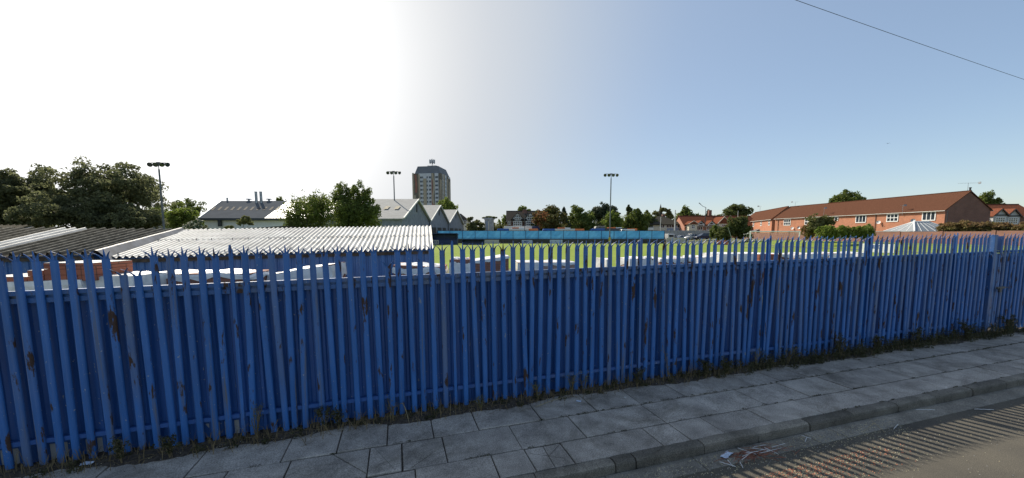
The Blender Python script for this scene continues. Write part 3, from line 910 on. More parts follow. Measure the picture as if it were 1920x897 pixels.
pack(1305, 1340, 483, 14.6, 1.0, 'plain white hooded pack left of the taller silvery pack', M_palebrick, .6, M_wrap, .03)
pack(1343, 1378, 477, 15.0, 1.1, 'taller silvery wrapped pack, left half of the raised pair', M_greyrender, .7, M_greywrap, .02)
pack(1379, 1414, 476.5, 15.3, 1.1, 'taller bluish white wrapped pack, right half of the raised pair', M_greyrender, .8, M_wrap, .025)
pack(1421, 1440, 475.5, 15.6, 1.0, 'bare orange brick pack left of the tall fence post', M_clay, .03, M_greywrap, .006)
pack(1441, 1460, 477.5, 15.8, 1.0, 'bare orange brick pack right of the tall fence post', M_clay, None)
xs_ = [(1463, 1486, 'white hooded pack just right of the orange bricks', M_wrap, .14), (1487, 1508, 'cloudy pack showing pink bricks under its hood, sixth from the white board', M_wrap, .16), (1509, 1534, 'bluish wrapped pack with low slumped top', M_greywrap, .5),
       (1535, 1556, 'wrapped pack with a brown band, right of the slumped bluish pack', M_wrap, .12), (1557, 1582, 'long flat pack under grey film near the green hedge', M_greywrap, .3), (1583, 1606, 'white pack below the hedge, second from the white board', M_wrap, .4), (1607, 1632, 'white pack by the fence post next to the white board', M_wrap, .5)]
for i, (a, e, lab, wm, ov) in enumerate(xs_):
    pack(a, e, 477.5 - i * .5 + (1 if i % 2 else 0), 16.2 + .55 * i, 1.0, lab, M_palebrick if i % 2 else M_packbrick, ov, wm, .022)
# ------------------------------------------------------------------ windows and buildings
def window(parent, c, ux, w, h, cols=2, rows=2, fr=None, bar=.055, proud=.03, uz=Vector((0, 0, 1)), pane=None):
    """frame of bars with a pane behind it; ux runs along the wall, the outside is ux x uz"""
    c, ux = Vector(c), Vector(ux).normalized()
    n = ux.cross(uz).normalized()
    Mx = Matrix((ux, n, uz)).transposed()
    m = MB()
    for i in range(cols + 1): m.box(c + ux * (-w / 2 + w * i / cols) + n * proud, (bar * (1.3 if i in (0, cols) else 1), .06, h), Mx)
    for j in range(rows + 1): m.box(c + uz * (-h / 2 + h * j / rows) + n * (proud + .004), (w + bar * .9, .062, bar * (1.4 if j in (0, rows) else 1)), Mx)
    f = m.build('window', fr or M_white, parent)
    p = MB(); p.box(c + n * (proud - .012), (w, .03, h), Mx)
    p.build('pane', pane or M_glass, f)
    return f

def wall_hit(px, A, B, zc=0):
    """point on the vertical plane through A,B (plan) seen in photo column px"""
    k = (px - 960) / FPX
    ax, ay, bx, by = A[0], A[1], B[0], B[1]
    kk = k / math.cos(PITCH) * math.cos(PITCH)
    t_ = (k * ay - ax) / ((bx - ax) - k * (by - ay))
    return Vector((ax + (bx - ax) * t_, ay + (by - ay) * t_, 0)), t_

def zat(py, Y): return W(960, py, Y).z

def gable_house(name, label, cat, A, ang, L, D, ze, zr, zb, wall, roof, over=.3, hip0=0.0, hip1=0.0, thick=.12, gable_mat=None, group=None, gutter=None):
    """ridge along local x; front wall at local y=0 facing -y"""
    t = thing(name, label, cat, (A[0], A[1], zb), ang, group)
    he, hr = ze - zb, zr - zb
    m = MB()
    m.quad((0, 0, 0), (L, 0, 0), (L, 0, he), (0, 0, he)); m.quad((L, D, 0), (0, D, 0), (0, D, he), (L, D, he))
    if hip0: m.quad((0, D, 0), (0, 0, 0), (0, 0, he), (0, D, he))
    else:
        m.cur = 1; m.add([(0, D, 0), (0, 0, 0), (0, 0, he), (0, D / 2, hr - .1), (0, D, he)], [(0, 1, 2, 3, 4)]); m.cur = 0
    if hip1: m.quad((L, 0, 0), (L, D, 0), (L, D, he), (L, 0, he))
    else:
        m.cur = 1; m.add([(L, 0, 0), (L, D, 0), (L, D, he), (L, D / 2, hr - .1), (L, 0, he)], [(0, 1, 2, 3, 4)]); m.cur = 0
    m.build('wall', [wall, gable_mat or wall], t)
    sl_ = (hr - he) / (D / 2)
    y0, zo = -over, he - over * sl_
    x0, x1 = -over * .6, L + over * .6
    m = MB()
    a0 = x0 + (hip0 if hip0 else 0); a1 = x1 - (hip1 if hip1 else 0)
    T = Vector((0, 0, thick))
    def slab_(ps):
        ps = [Vector(p) for p in ps]; n = len(ps)
        m.add([p + T for p in ps] + ps, [tuple(range(n)), tuple(range(2 * n - 1, n - 1, -1))] + [(i, (i + 1) % n, (i + 1) % n + n, i + n) for i in range(n)])
    slab_([(x0, y0, zo), (x1, y0, zo), (a1, D / 2, hr), (a0, D / 2, hr)])
    slab_([(x1, D + over, zo), (x0, D + over, zo), (a0, D / 2, hr), (a1, D / 2, hr)])
    if hip0: slab_([(x0, D + over, zo), (x0, y0, zo), (a0, D / 2, hr)])
    if hip1: slab_([(x1, y0, zo), (x1, D + over, zo), (a1, D / 2, hr)])
    m.box(((a0 + a1) / 2, D / 2, hr + thick + .02), (a1 - a0, .22, .1))
    m.build('roof', roof, t)
    m = MB(); m.box((L / 2, y0 - .03, zo + .02), (x1 - x0, .13, .09)); m.build('gutter', gutter or M_gutter, t)
    m = MB(); m.box((L / 2, D + over + .03, zo + .02), (x1 - x0, .13, .09)); m.build('gutter', gutter or M_gutter, t)
    return t

def aerial(parent_loc, h, label, ang=0.3, size=1.2, name='tv_aerial'):
    t = thing(name, label, 'aerial', parent_loc, ang, 'television aerials')
    m = MB(); m.tube((0, 0, -.3), (0, 0, h), .025); m.build('pole', M_galv, t)
    m = MB(); m.tube((-size * .6, 0, h - .05), (size * .6, 0, h - .05), .015)
    for i in range(7): m.tube((-size * .6 + size * i / 5.5, -.24 + i * .012, h - .05), (-size * .6 + size * i / 5.5, .24 - i * .012, h - .05), .010)
    m.box((-size * .62, 0, h - .05), (.03, .5, .35)); m.build('antenna', M_galv, t)
    return t
def dish(loc, normal, label, col):
    t = thing('satellite_dish', label, 'satellite dish', loc, 0, 'satellite dishes')
    n = Vector(normal).normalized(); Mx = n.to_track_quat('Z', 'Y').to_matrix()
    m = MB(); m.lathe([(.0, .0), (.2, .03), (.33, .1), (.34, .1), (.2, .04), (.0, .012)], n * .28, 14, Mx); m.build('reflector', col, t)
    m = MB(); m.tube((0, 0, 0), n * .28, .03); m.tube(n * .3 - Vector((0, 0, .2)), n * .66, .016); m.box(n * .68, (.07, .07, .09)); m.build('arm', M_darkmetal, t)
    return t

# ---- long red brick terrace on the right
ZT = 64.0
c1 = W(1773, 393, ZT); Yf = 102.7
c0 = Vector((XA(1452, Yf), Yf, 0))
d_ = Vector((c1.x - c0.x, c1.y - c0.y, 0)); LT = d_.length; aT = math.atan2(d_.y, d_.x)
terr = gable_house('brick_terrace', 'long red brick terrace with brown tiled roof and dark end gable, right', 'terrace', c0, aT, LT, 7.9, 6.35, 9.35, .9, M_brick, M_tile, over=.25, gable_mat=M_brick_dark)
iM = Matrix.Rotation(-aT, 4, 'Z')
def on_terr(px, py):
    P, t_ = wall_hit(px, c0, c1)
    return Vector((t_ * LT, 0, zat(py, P.y) - .9)), P
for (xa, xb, ya, yb, cols, rows) in [(1723.5, 1747, 397.5, 413.5, 3, 1), (1657.6, 1678, 402, 415.5, 3, 2), (1600, 1618.5, 404.5, 417.5, 3, 1), (1560.5, 1566.5, 407, 414, 1, 1), (1505.5, 1519.5, 410, 421.5, 3, 2), (1466.5, 1478.5, 412, 422.5, 3, 2)]:
    a, _ = on_terr(xa, ya); b_, _ = on_terr(xb, yb); mid, P = on_terr((xa + xb) / 2, (ya + yb) / 2)
    window(terr, ((a.x + b_.x) / 2, 0, mid.z), (1, 0, 0), abs(b_.x - a.x), abs(zat(ya, P.y) - zat(yb, P.y)), cols, rows, bar=.12, proud=.04)
m = MB()
for px in (1456, 1534, 1637, 1770):
    a, _ = on_terr(px, 420); m.tube((a.x, -.08, 0), (a.x, -.08, 5.3), .05, n=6)
m.build('drainpipe', M_darkmetal, terr)
# ---- second brick block, turned a little, with white windows
Z2 = 104.0
b1 = Vector((XA(1446, Z2), Z2, 0)); Y2 = 137.0
b0 = Vector((XA(1388, Y2), Y2, 0))
d2 = b1 - b0; L2 = d2.length; a2 = math.atan2(d2.y, d2.x)
blk = gable_house('brick_terrace', 'shorter red brick block with small white windows beyond the long terrace', 'terrace', b0, a2, L2, 7.0, 6.35, 9.45, .6, M_brick, M_tile, over=.3, hip0=3.2, hip1=0)
for (px, ya, yb) in [(1397, 418, 426), (1410, 416.5, 425), (1424, 414.5, 423.5), (1439, 412.5, 422.5)]:
    P, t_ = wall_hit(px, b0, b1); hh = zat(ya, P.y) - zat(yb, P.y)
    window(blk, (t_ * L2, 0, (zat(ya, P.y) + zat(yb, P.y)) / 2 - .6), (1, 0, 0), hh * .95, hh, 2, 2, bar=.12)
# lean-to porch roof in front of it
P, _ = wall_hit(1418, b0, b1)
pr = thing('conservatory', 'small white lean to conservatory against the shorter brick block', 'conservatory', (P.x - 1.4, P.y, .6), a2)
m = MB(); m.prism([(-2.2, 0), (2.2, 0), (2.2, 1.7), (-2.2, 1.7)], -1.4, 1.2); m.build('wall', M_white, pr)
m = MB(); m.add([(-2.4, -1.6, 1.72), (2.4, -1.6, 1.72), (1.7, 1.3, 3.0), (-1.7, 1.3, 3.0)], [(0, 1, 2, 3)])
for k in range(6): m.tube((-2.4 + .96 * k, -1.6, 1.75), (-1.7 + .68 * k, 1.3, 3.03), .05, n=5)
m.build('roof', M_sheetroof, pr)

# ---- hipped conservatory in front of the long terrace
P = Vector((XA(1722, 62), 62, 0))
cons = thing('conservatory', 'white framed conservatory with ribbed hipped roof under the terrace windows', 'conservatory', (P.x, P.y, .9), aT)
zt = zat(416, 62) - .9; zb_ = zat(434, 62) - .9
M_poly = pm('milky roof panels', (0.27, 0.29, 0.30), var=.15, rough=.5)
m = MB(); hw, hd = 2.4, 3.4
ridge = [(0, -.9, zt), (0, 1.6, zt)]
ev = [(-hw, -hd, zb_), (hw, -hd, zb_), (hw, hd, zb_), (-hw, hd, zb_)]
m.add(ev + ridge, [(0, 1, 4), (1, 2, 5, 4), (2, 3, 5), (3, 0, 4, 5)]); rf = m.build('roof', M_poly, cons)
m = MB()
for a, e in ((0, 0), (1, 0), (2, 1), (3, 1)): m.tube(ev[a], ridge[e], .09, n=6)
m.tube(ridge[0], ridge[1], .1, n=6)
for k in range(1, 6):
    u = k / 6; m.tube(Vector(ev[1]).lerp(Vector(ev[2]), u), Vector(ridge[0]).lerp(Vector(ridge[1]), u), .035, n=5)
    m.tube(Vector(ev[0]).lerp(Vector(ev[3]), u), Vector(ridge[0]).lerp(Vector(ridge[1]), u), .05, n=5)
    if k < 4:
        m.tube(Vector(ev[0]).lerp(Vector(ev[1]), k / 4), Vector(ridge[0]), .05, n=5); m.tube(Vector(ev[3]).lerp(Vector(ev[2]), k / 4), Vector(ridge[1]), .05, n=5)
m.box((-.9, 0, zt + .16), (.05, .05, .3))
m.build('glazing_bar', M_white, rf)
m = MB()
for (x, y) in [(-hw + .1, -hd + .1), (0, -hd + .1), (hw - .1, -hd + .1), (-hw + .1, hd - .1), (hw - .1, hd - .1), (-hw + .1, 0), (hw - .1, 0)]: m.box((x, y, zb_ / 2), (.12, .12, zb_))
m.box((0, -hd + .1, zb_ - .1), (2 * hw, .14, .2)); m.box((-hw + .1, 0, zb_ - .1), (.14, 2 * hd, .2)); m.box((hw - .1, 0, zb_ - .1), (.14, 2 * hd, .2))
m.build('frame', M_white, cons)
m = MB(); m.box((0, 0, zb_ / 2 - .1), (2 * hw - .4, 2 * hd - .4, zb_ - .25)); m.build('glazing', M_glass, cons)

n_t = Vector((math.sin(aT), -math.cos(aT), 0))
for px, py, lab, col in [(1627.5, 424, 'dark grey satellite dish left of the drainpipe on the terrace wall', M_darkmetal), (1644, 418, 'white satellite dish right of the drainpipe on the terrace wall', M_white), (1708, 415, 'grey satellite dish just above the conservatory roof', M_galv), (1484, 429, 'pale satellite dish low on the far end of the terrace wall', M_white), (1496, 428, 'small grey satellite dish beside the pale one, far end of terrace', M_galv)]:
    P, t_ = wall_hit(px, c0, c1); dish((P.x, P.y, zat(py, P.y)), n_t + Vector((-.2, -.5, .35)), lab, col)
def ridge_pt(px): # point on the terrace ridge
    off = Vector((-math.sin(aT), math.cos(aT), 0)) * 3.95
    P, t_ = wall_hit(px, c0 + off, c1 + off); return Vector((P.x, P.y, 9.4))
p_ = ridge_pt(1812); aerial((p_.x, p_.y + .8, 9.5), 1.3, 'long thin television aerial at the near end of the terrace ridge', 2.9, 2.4)
p_ = ridge_pt(1485); aerial((p_.x, p_.y, 9.5), 1.1, 'wide television aerial on the middle of the terrace ridge', 0.1, 1.6)
P = W(1425, 396, 105); aerial((P.x, P.y, P.z), 1.3, 'lone television aerial on the shorter brick block', 0.4, 1.2)
P, t_ = wall_hit(1541, c0, c1); aerial((P.x - .2, P.y, 6.0), zat(390, P.y) - 6.0, 'tall aerial pole fixed at the eave, middle of the terrace', 1.5, .7)
P, t_ = wall_hit(1687, c0, c1); aerial((P.x - .2, P.y, 6.0), zat(385, P.y) - 6.0, 'aerial pole fixed at the eave above the conservatory', 1.5, .7)
m = MB(); p_ = ridge_pt(1806); m.tube((0, 0, -.1), (0, 0, .55), .12); m.tube((0, 0, .5), (0, 0, .62), .17)
o = m.build('vent_pipe', M_darkmetal); o.location = p_; tag(o, 'short dark vent pipe on the near end of the terrace ridge', 'vent pipe')

# ---- pair of houses with white gabled bays, far right
Yh = 78.0
A = Vector((XA(1838, Yh), Yh, 0))
hs = gable_house('bay_fronted_house', 'red roofed house with two white timbered gabled bays beyond the terrace gable', 'house', A, R(-8), 9.5, 7.5, zat(405.5, Yh), zat(385, Yh + 3.5), .9, M_brick_dark, M_redtile, over=.3)
for px, yt, ye, yb in [(1872, 392, 404, 422), (1896, 392.5, 405.5, 421.5)]:
    Yb = Yh - 1.6
    cx = XA(px, Yb); wd = 24 / FPX * Yb * .92
    lx = (Matrix.Rotation(R(8), 4, 'Z') @ Vector((cx - A.x, Yb - A.y, 0)))
    zt, ze, zb2 = zat(yt, Yb) - .9, zat(ye, Yb) - .9, zat(yb, Yb) - .9
    m = MB()
    m.prism([(lx.x - wd / 2, 0), (lx.x + wd / 2, 0), (lx.x + wd / 2, ze), (lx.x, zt - .1), (lx.x - wd / 2, ze)], lx.y, lx.y + 3.0); bay = m.build('bay', pm('grey white boarding', (.44, .44, .45), var=.1), hs)
    m = MB()
    for sgn in (-1, 1):
        e_ = Vector((lx.x + sgn * wd * .62, lx.y - .3, ze - .25)); r_ = Vector((lx.x, lx.y - .3, zt)); dv = Vector((0, 4.5, 0)); up = Vector((0, 0, .14))
        m.add([e_, r_, r_ + dv, e_ + dv, e_ + up, r_ + up, r_ + dv + up, e_ + dv + up], [(0, 1, 2, 3), (4, 5, 6, 7), (0, 1, 5, 4), (3, 2, 6, 7), (0, 3, 7, 4)])
    m.build('bay_roof', M_redtile, hs)
    m = MB()
    for sgn in (-1, 1): m.tube((lx.x + sgn * wd * .5, lx.y - .33, ze - .1), (lx.x, lx.y - .33, zt - .05), .07, n=5)
    m.box((lx.x, lx.y - .04, ze + .02), (wd * .95, .06, .28)); m.build('barge_board', M_darkmetal, bay)
    window(hs, (lx.x, lx.y - .02, (ze + zb2) / 2 - .05), (1, 0, 0), wd * .66, (ze - zb2) * .62, 4, 3, bar=.07)
    m = MB(); m.tube((lx.x, lx.y, zt), (lx.x, lx.y, zt + .4), .07, .03, n=6); m.build('finial', M_darkmetal, bay)
P = W(1915, 425, 88)
low = gable_house('low_house', 'low roofed brick building at the right edge behind red shrubs', 'house', (P.x - 2, P.y), R(-5), 12, 6, zat(419, 88), zat(409, 91), .9, M_brick, M_slate)

# ---- brick garden wall along the right of the pitch
ga = Vector((XA(1386, 101), 101, 0)); gb = Vector((XA(1990, 43), 43, 0))
M_fencewall = brick_mat('old garden wall brick', (0.27, 0.105, 0.07), (0.20, 0.075, 0.05), (0.25, 0.2, 0.17), .225, .075, .008)
gw = thing('garden_wall', 'long reddish brick garden wall between pitch and terrace', 'wall', (ga.x, ga.y, .55), math.atan2(gb.y - ga.y, gb.x - ga.x))
LW = (gb - ga).length
m = MB(); x = 0; k = 0
while x < LW:
    w_ = min(5.8, LW - x); gx = ga + (gb - ga) * ((x + w_ / 2) / LW)
    top = zat(436.2 if k % 3 else 435.2, 60) - .55 + .12 * ((x / LW) > .5)
    m.box((x + w_ / 2, 0, top / 2), (w_ - .03, .22, top)); m.box((x + .02, -.02, top / 2 + .03), (.4, .3, top + .06)); x += w_; k += 1
m.build('wall', M_fencewall, gw)
m = MB(); m.box((LW * .58, 0, zat(435.5, 60) - .45), (LW * .3, .3, .07)); m.build('coping', M_greyrender, gw)

# ---- red roofed houses with cream bays, facing the pitch
Yr = 122.0
A = Vector((XA(1283, Yr), Yr, 0)); Lr = XA(1420, Yr) - A.x
rh = gable_house('red_roofed_houses', 'row of red roofed houses with cream bays behind the parked cars', 'houses', A, 0, Lr, 9.0, zat(424, Yr), zat(405.5, Yr + 4), .3, M_brick, M_redtile, over=.3, gable_mat=pm('sunlit pink brick', (0.50, 0.24, 0.16), var=.12, scale=6))
zz = lambda y, Y=Yr: zat(y, Y) - .3
def bay(px0, px1, ytop, yev, ybot):
    x0, x1 = XA(px0, Yr - 2) - A.x, XA(px1, Yr - 2) - A.x; xm = (x0 + x1) / 2
    m = MB(); m.prism([(x0, 0), (x1, 0), (x1, zz(yev, Yr - 2)), (x0, zz(yev, Yr - 2))], -2, .5); bb = m.build('bay', M_cream, rh)
    ov = .5; ze, zt = zz(yev, Yr - 2) - .1, zz(ytop, Yr - 2)
    m = MB(); m.prism([(x0 - ov, ze), (x1 + ov, ze), (xm, zt)], -2.3, 3.2); m.build('bay_roof', M_redtile, rh)
    m = MB()
    for a_ in (x0 - ov, x1 + ov): m.tube((a_, -2.34, ze), (xm, -2.34, zt), .09, n=5)
    m.build('barge_board', M_cream, bb)
    window(rh, (xm, -2.02, zz((yev + ybot) / 2 - 1, Yr - 2)), (1, 0, 0), (x1 - x0) * .36, 1.1, 2, 2, bar=.09)
bay(1291.5, 1307, 414.5, 420.5, 432); bay(1347, 1365, 406.5, 419, 432)
for px in (1313.5, 1333.5):
    x = XA(px, Yr - 1) - A.x
    m = MB(); m.prism([(x - 1.05, zz(424)), (x + 1.05, zz(424)), (x + 1.05, zz(420.5)), (x, zz(415.5)), (x - 1.05, zz(420.5))], -1, 2.8); dm = m.build('dormer', M_white, rh)
    m = MB()
    for sgn in (-1, 1):
        m.add([(x + sgn * 1.35, -1.25, zz(421.5)), (x, -1.25, zz(414.3)), (x, 3, zz(414.3)), (x + sgn * 1.35, 3, zz(421.5)), (x + sgn * 1.35, -1.25, zz(420.8)), (x, -1.25, zz(413.6)), (x, 3, zz(413.6)), (x + sgn * 1.35, 3, zz(420.8))], [(0, 1, 2, 3), (4, 5, 6, 7), (0, 1, 5, 4), (3, 2, 6, 7)])
    m.build('dormer_roof', M_redtile, dm)
    m = MB(); m.prism([(x - .8, zz(421)), (x + .8, zz(421)), (x, zz(417))], -1.03, -1.005); m.build('window', M_glass, dm)
    m = MB(); m.box((x, -1.02, zz(422.8)), (1.5, .03, .25)); m.build('window', M_glass, dm)
    window(rh, (x, -.03, zz(428)), (1, 0, 0), 2.0, 1.2, 3, 1, bar=.12)
m = MB(); m.box((XA(1344, Yr) - A.x, 5, zz(400.5)), (.9, .9, 2.6)); m.build('chimney', M_brick_dark, rh)

# ---- grey roofed semi-detached pair: cream half and blue half
Yg = 126.0
A = Vector((XA(1202, Yg), Yg, 0)); Lg = XA(1277, Yg) - A.x
M_slate2 = pm('grey green roof tiles', (0.068, 0.063, 0.052), var=0.2, scale=5, rough=1.0, spec=0.0)
gh = thing('semi_detached_house', 'grey hipped roof house pair with cream left half and pale blue right half', 'house', (A.x, A.y, .3), 0)
zz2 = lambda y: zat(y, Yg) - .3
xs0 = XA(1250, Yg) - A.x
m = MB(); m.box((xs0 / 2, 5, zz2(420) / 2), (xs0, 10, zz2(420))); m.build('wall', M_cream, gh)
m = MB(); m.box(((xs0 + Lg) / 2 + .01, 5, zz2(420) / 2), (Lg - xs0 - .03, 9.98, zz2(420))); m.build('wall', M_bluerender, gh)
m = MB(); ze, zt = zz2(421), zz2(404.5)
e_ = [(-.5, -.5, ze), (Lg + .8, -.5, ze), (Lg + .8, 10.5, ze), (-.5, 10.5, ze)]; r_ = [(5.0, 5, zt), (Lg - 4.0, 5, zt)]
m.add(e_ + r_, [(0, 1, 5, 4), (1, 2, 5), (2, 3, 4, 5), (3, 0, 4)])
x_ = XA(1233, Yg) - A.x
m.add([(x_ - 4.6, -1.1, ze - .05), (x_ + 4.6, -1.1, ze - .05), (x_, 4.5, zt - .1), (x_, 4.5, ze)], [(0, 1, 2), (1, 3, 2), (0, 2, 3)])
m.add([(-.5, -.52, ze - .25), (Lg + .8, -.52, ze - .25), (Lg + .8, -.52, ze), (-.5, -.52, ze)], [(0, 1, 2, 3)])
m.build('roof', M_slate2, gh)
for px, w_, cols in ((1218, 2.1, 3), (1241, 1.6, 2), (1256, 2.6, 3), (1273.5, 1.6, 2)):
    window(gh, (XA(px, Yg) - A.x, -.02, zz2(424.3)), (1, 0, 0), w_, 1.1, cols, 1, bar=.12, proud=.05)
m = MB(); m.box((XA(1218, Yg) - A.x, -.16, zz2(429.5)), (2.3, .3, .8)); m.build('sill_panel', M_white, gh)
for px, yt, lab in ((1243.5, 402.5, 'chimney'), (1273, 407, 'chimney'), (1214, 412, 'chimney')):
    m = MB(); m.box((XA(px, Yg + 5) - A.x, 5.3, zz2(yt) - .9), (1.0, .8, 2.4)); m.tube((XA(px, Yg + 5) - A.x, 5.3, zz2(yt) + .2), (XA(px, Yg + 5) - A.x, 5.3, zz2(yt) + .7), .16); m.build('chimney', M_brick_dark, gh)

# ---- half timbered house
Yt = 128.0
A = Vector((XA(950, Yt), Yt, 0)); Lt = XA(1022, Yt) - A.x
th_ = gable_house('half_timbered_house', 'dark roofed house with two black and white timbered gables', 'house', A, 0, Lt, 10, zat(414, Yt), zat(396.5, Yt + 5), .3, M_brick_dark, M_slate, over=.35)
zz3 = lambda y: zat(y, Yt - 1.5) - .3
M_timber = pm('black timber', (0.025, 0.022, 0.02), rough=.8)
M_plaster = pm('grey white plaster', (0.62, 0.62, 0.62), var=.1, scale=3, rough=.9)
for pxc in (970.5, 994):
    xc = XA(pxc, Yt - 1.5) - A.x; hw = 11.2 / FPX * (Yt - 1.5)
    m = MB(); m.prism([(xc - hw, zz3(412)), (xc + hw, zz3(412)), (xc, zz3(400.2))], -1.5, 3.5); gb_ = m.build('gable', M_plaster, th_)
    m = MB()
    for sgn in (-1, 1):
        m.add([(xc + sgn * hw * 1.12, -1.9, zz3(412.8)), (xc, -1.9, zz3(399.8)), (xc, 4.5, zz3(399.8)), (xc + sgn * hw * 1.12, 4.5, zz3(412.8)), (xc + sgn * hw * 1.12, -1.9, zz3(411.8)), (xc, -1.9, zz3(398.8)), (xc, 4.5, zz3(398.8)), (xc + sgn * hw * 1.12, 4.5, zz3(411.8))], [(0, 1, 2, 3), (4, 5, 6, 7), (0, 1, 5, 4), (3, 2, 6, 7)])
    m.build('gable_roof', M_slate, th_)
    m = MB()
    for u in (-.75, -.5, -.28, .28, .5, .75):
        m.box((xc + u * hw, -1.53, (zz3(412) + zz3(400.2 + 11.8 * abs(u))) / 2), (.16, .05, zz3(400.2 + 11.8 * abs(u)) - zz3(412)))
    m.box((xc, -1.54, zz3(412)), (hw * 2, .06, .35)); m.box((xc, -1.545, zz3(405.4)), (hw * .95, .05, .2))
    m.build('timber_frame', M_timber, gb_)
    window(th_, (xc, -1.52, zz3(408.2)), (1, 0, 0), 1.7, 1.6, 3, 2, bar=.1)
    m = MB(); m.prism([(xc - hw * .72, 0), (xc + hw * .72, 0), (xc + hw * .72, zz3(415.5)), (xc - hw * .72, zz3(415.5))], -1.3, .5); m.build('bay', M_brick_dark, th_)
    window(th_, (xc, -1.32, zz3(419.5)), (1, 0, 0), 2.7, 1.5, 4, 2, bar=.12)
window(th_, (XA(955, Yt) - A.x, -.02, zat(419, Yt) - .3), (1, 0, 0), .9, 1.0, 2, 1, bar=.1)
m = MB(); m.box((XA(984, Yt + 3) - A.x, 4, zat(399, Yt + 3) - .3), (1.3, 1.0, 2.2)); m.build('chimney', M_brick_dark, th_)

# ---- tower block
Yw = 231.0
tw_c = W(775.5, 437, Yw)
tw = thing('tower_block', 'tall residential tower block with brown and tan cladding and grey roof storey', 'tower block', (tw_c.x, tw_c.y, .3), R(-8.5))
TWW = 17.3; TWD = 19.0; HT = zat(326, Yw) - .3; HR = zat(311.5, Yw) - .3
M_tan = pm('tan cladding', (0.36, 0.31, 0.235), var=.08, scale=.4); M_brown = pm('brown cladding', (0.135, 0.118, 0.095), var=.12, scale=.4)
M_rust = pm('rust red cladding', (0.26, 0.115, 0.085), var=.1, scale=.4); M_towergrey = pm('pale grey cladding', (0.50, 0.52, 0.56), var=.06, scale=.4)
M_roofgrey = pm('slate grey roof cladding', (0.145, 0.155, 0.172), var=.08, scale=.4)
m = MB(); m.box((TWW / 2, TWD / 2, HT / 2), (TWW, TWD, HT)); m.build('wall', M_towergrey, tw)
m = MB()
for i, (zlo, zhi, a, e) in enumerate([(HT, HR, .3, 1.6)]):
    lo_ = [(1.2, .8, zlo), (TWW - .2, .8, zlo), (TWW - .2, TWD - .8, zlo), (1.2, TWD - .8, zlo)]; hi_ = [(2.6, 2.2, zhi), (TWW - 2, 2.2, zhi), (TWW - 2.0, TWD - 2.2, zhi), (2.6, TWD - 2.2, zhi)]
    m.add(lo_ + hi_, [(0, 1, 5, 4), (1, 2, 6, 5), (2, 3, 7, 6), (3, 0, 4, 7), (4, 5, 6, 7)])
m.box((TWW * .58, TWD / 2, HR + .4), (5.5, 6, 1.2))
m.build('roof', M_roofgrey, tw)
FL = HT / 15.6
fy = lambda y: HT - (y - 326) / FPX * Yw
def face_strip(x0, x1, z0, z1, mat, side=False, jag=None, d=.12):
    """cladding strip; jag is a wavy offset of its edges"""
    m = MB(); n = 8; v = []
    for k in range(n + 1):
        z = z0 + (z1 - z0) * k / n; o_ = jag(k / n) if jag else 0
        for x in (x0 + o_, x1 + o_):
            for y in (-d, .02): v.append((x, y, z) if not side else (TWW - y, x, z))
    fs = []
    for k in range(n):
        a = k * 4
        fs += [(a, a + 2, a + 6, a + 4), (a + 1, a + 5, a + 7, a + 3), (a, a + 4, a + 5, a + 1), (a + 2, a + 3, a + 7, a + 6)]
    fs += [(0, 1, 3, 2), (n * 4, n * 4 + 2, n * 4 + 3, n * 4 + 1)]
    m.add(v, fs); return m.build('cladding_strip', mat, tw)
pxx = lambda c: (c - 80) / 360 * TWW          # column in the enlarged view -> metres along the front
jl = lambda u: .7 * math.sin(u * 7.5); jl2 = lambda u: .45 * math.sin(u * 9 + 2)
face_strip(pxx(80), pxx(162), 0, HT, M_brown)
face_strip(pxx(82), pxx(100), HT * .52, HT + .4, M_tan, d=.16); face_strip(pxx(112), pxx(138), HT * .70, HT * .985, M_rust, jag=lambda u: .35 * math.sin(u * 4), d=.18); face_strip(pxx(96), pxx(122), HT * .42, HT * .66, M_tan, d=.17)
face_strip(pxx(116), pxx(134), HT * .36, HT * .56, M_rust, d=.2); face_strip(pxx(134), pxx(152), 0, HT * .56, M_tan, d=.19); face_strip(pxx(160), pxx(178), HT * .5, HT * .985, M_tan, d=.15); face_strip(pxx(158), pxx(180), 0, HT * .5, M_brown, d=.15)
face_strip(pxx(222), pxx(262), 0, HT * .92, M_tan, d=.35)
face_strip(pxx(326), pxx(366), 0, HT, M_brown); face_strip(pxx(340), pxx(360), HT * .45, HT, M_tan, jag=jl2, d=.16); face_strip(pxx(336), pxx(362), HT * .28, HT * .52, M_rust, jag=lambda u: .3 * math.sin(u * 3), d=.18); face_strip(pxx(326), pxx(340), HT * .5, HT * .9, M_rust, d=.14); face_strip(pxx(330), pxx(350), 0, HT * .3, M_tan, d=.15)
face_strip(pxx(416), TWW + .1, 0, HT, M_brown, d=.13); face_strip(pxx(430), TWW + .12, HT * .2, HT * .9, M_tan, jag=lambda u: .2 * math.sin(u * 8), d=.17)
for a, e, mt, z0, z1 in [(0.2, 3.6, M_brown, 0, HT), (1.2, 2.4, M_tan, 0, HT * .9), (5.0, 6.6, M_tan, 0, HT), (6.6, 8.0, M_brown, 0, HT), (11.5, 14.5, M_brown, 0, HT), (12.2, 13.6, M_tan, HT * .3, HT * .95), (14.5, 19, M_brown, 0, HT * .97), (16.2, 18, M_tan, HT * .5, HT * .92)]:
    face_strip(a, e, z0, z1, mt, side=True, d=.12 + .03 * (mt is M_tan), jag=(lambda u: .25 * math.sin(u * 9)) if mt is M_tan else None)
for fl in range(4, 15):
    z = FL * fl + FL * .62
    for ca, ce, ww in ((180, 205, 1), (208, 221, .6), (264, 280, .6), (292, 322, 1.3), (372, 412, 1.5)):
        xm = (pxx(ca) + pxx(ce)) / 2; wd = (pxx(ce) - pxx(ca)) * .86
        m = MB(); m.box((xm, -.05, z), (wd, .08, FL * .46)); m.build('window', M_glass, tw)
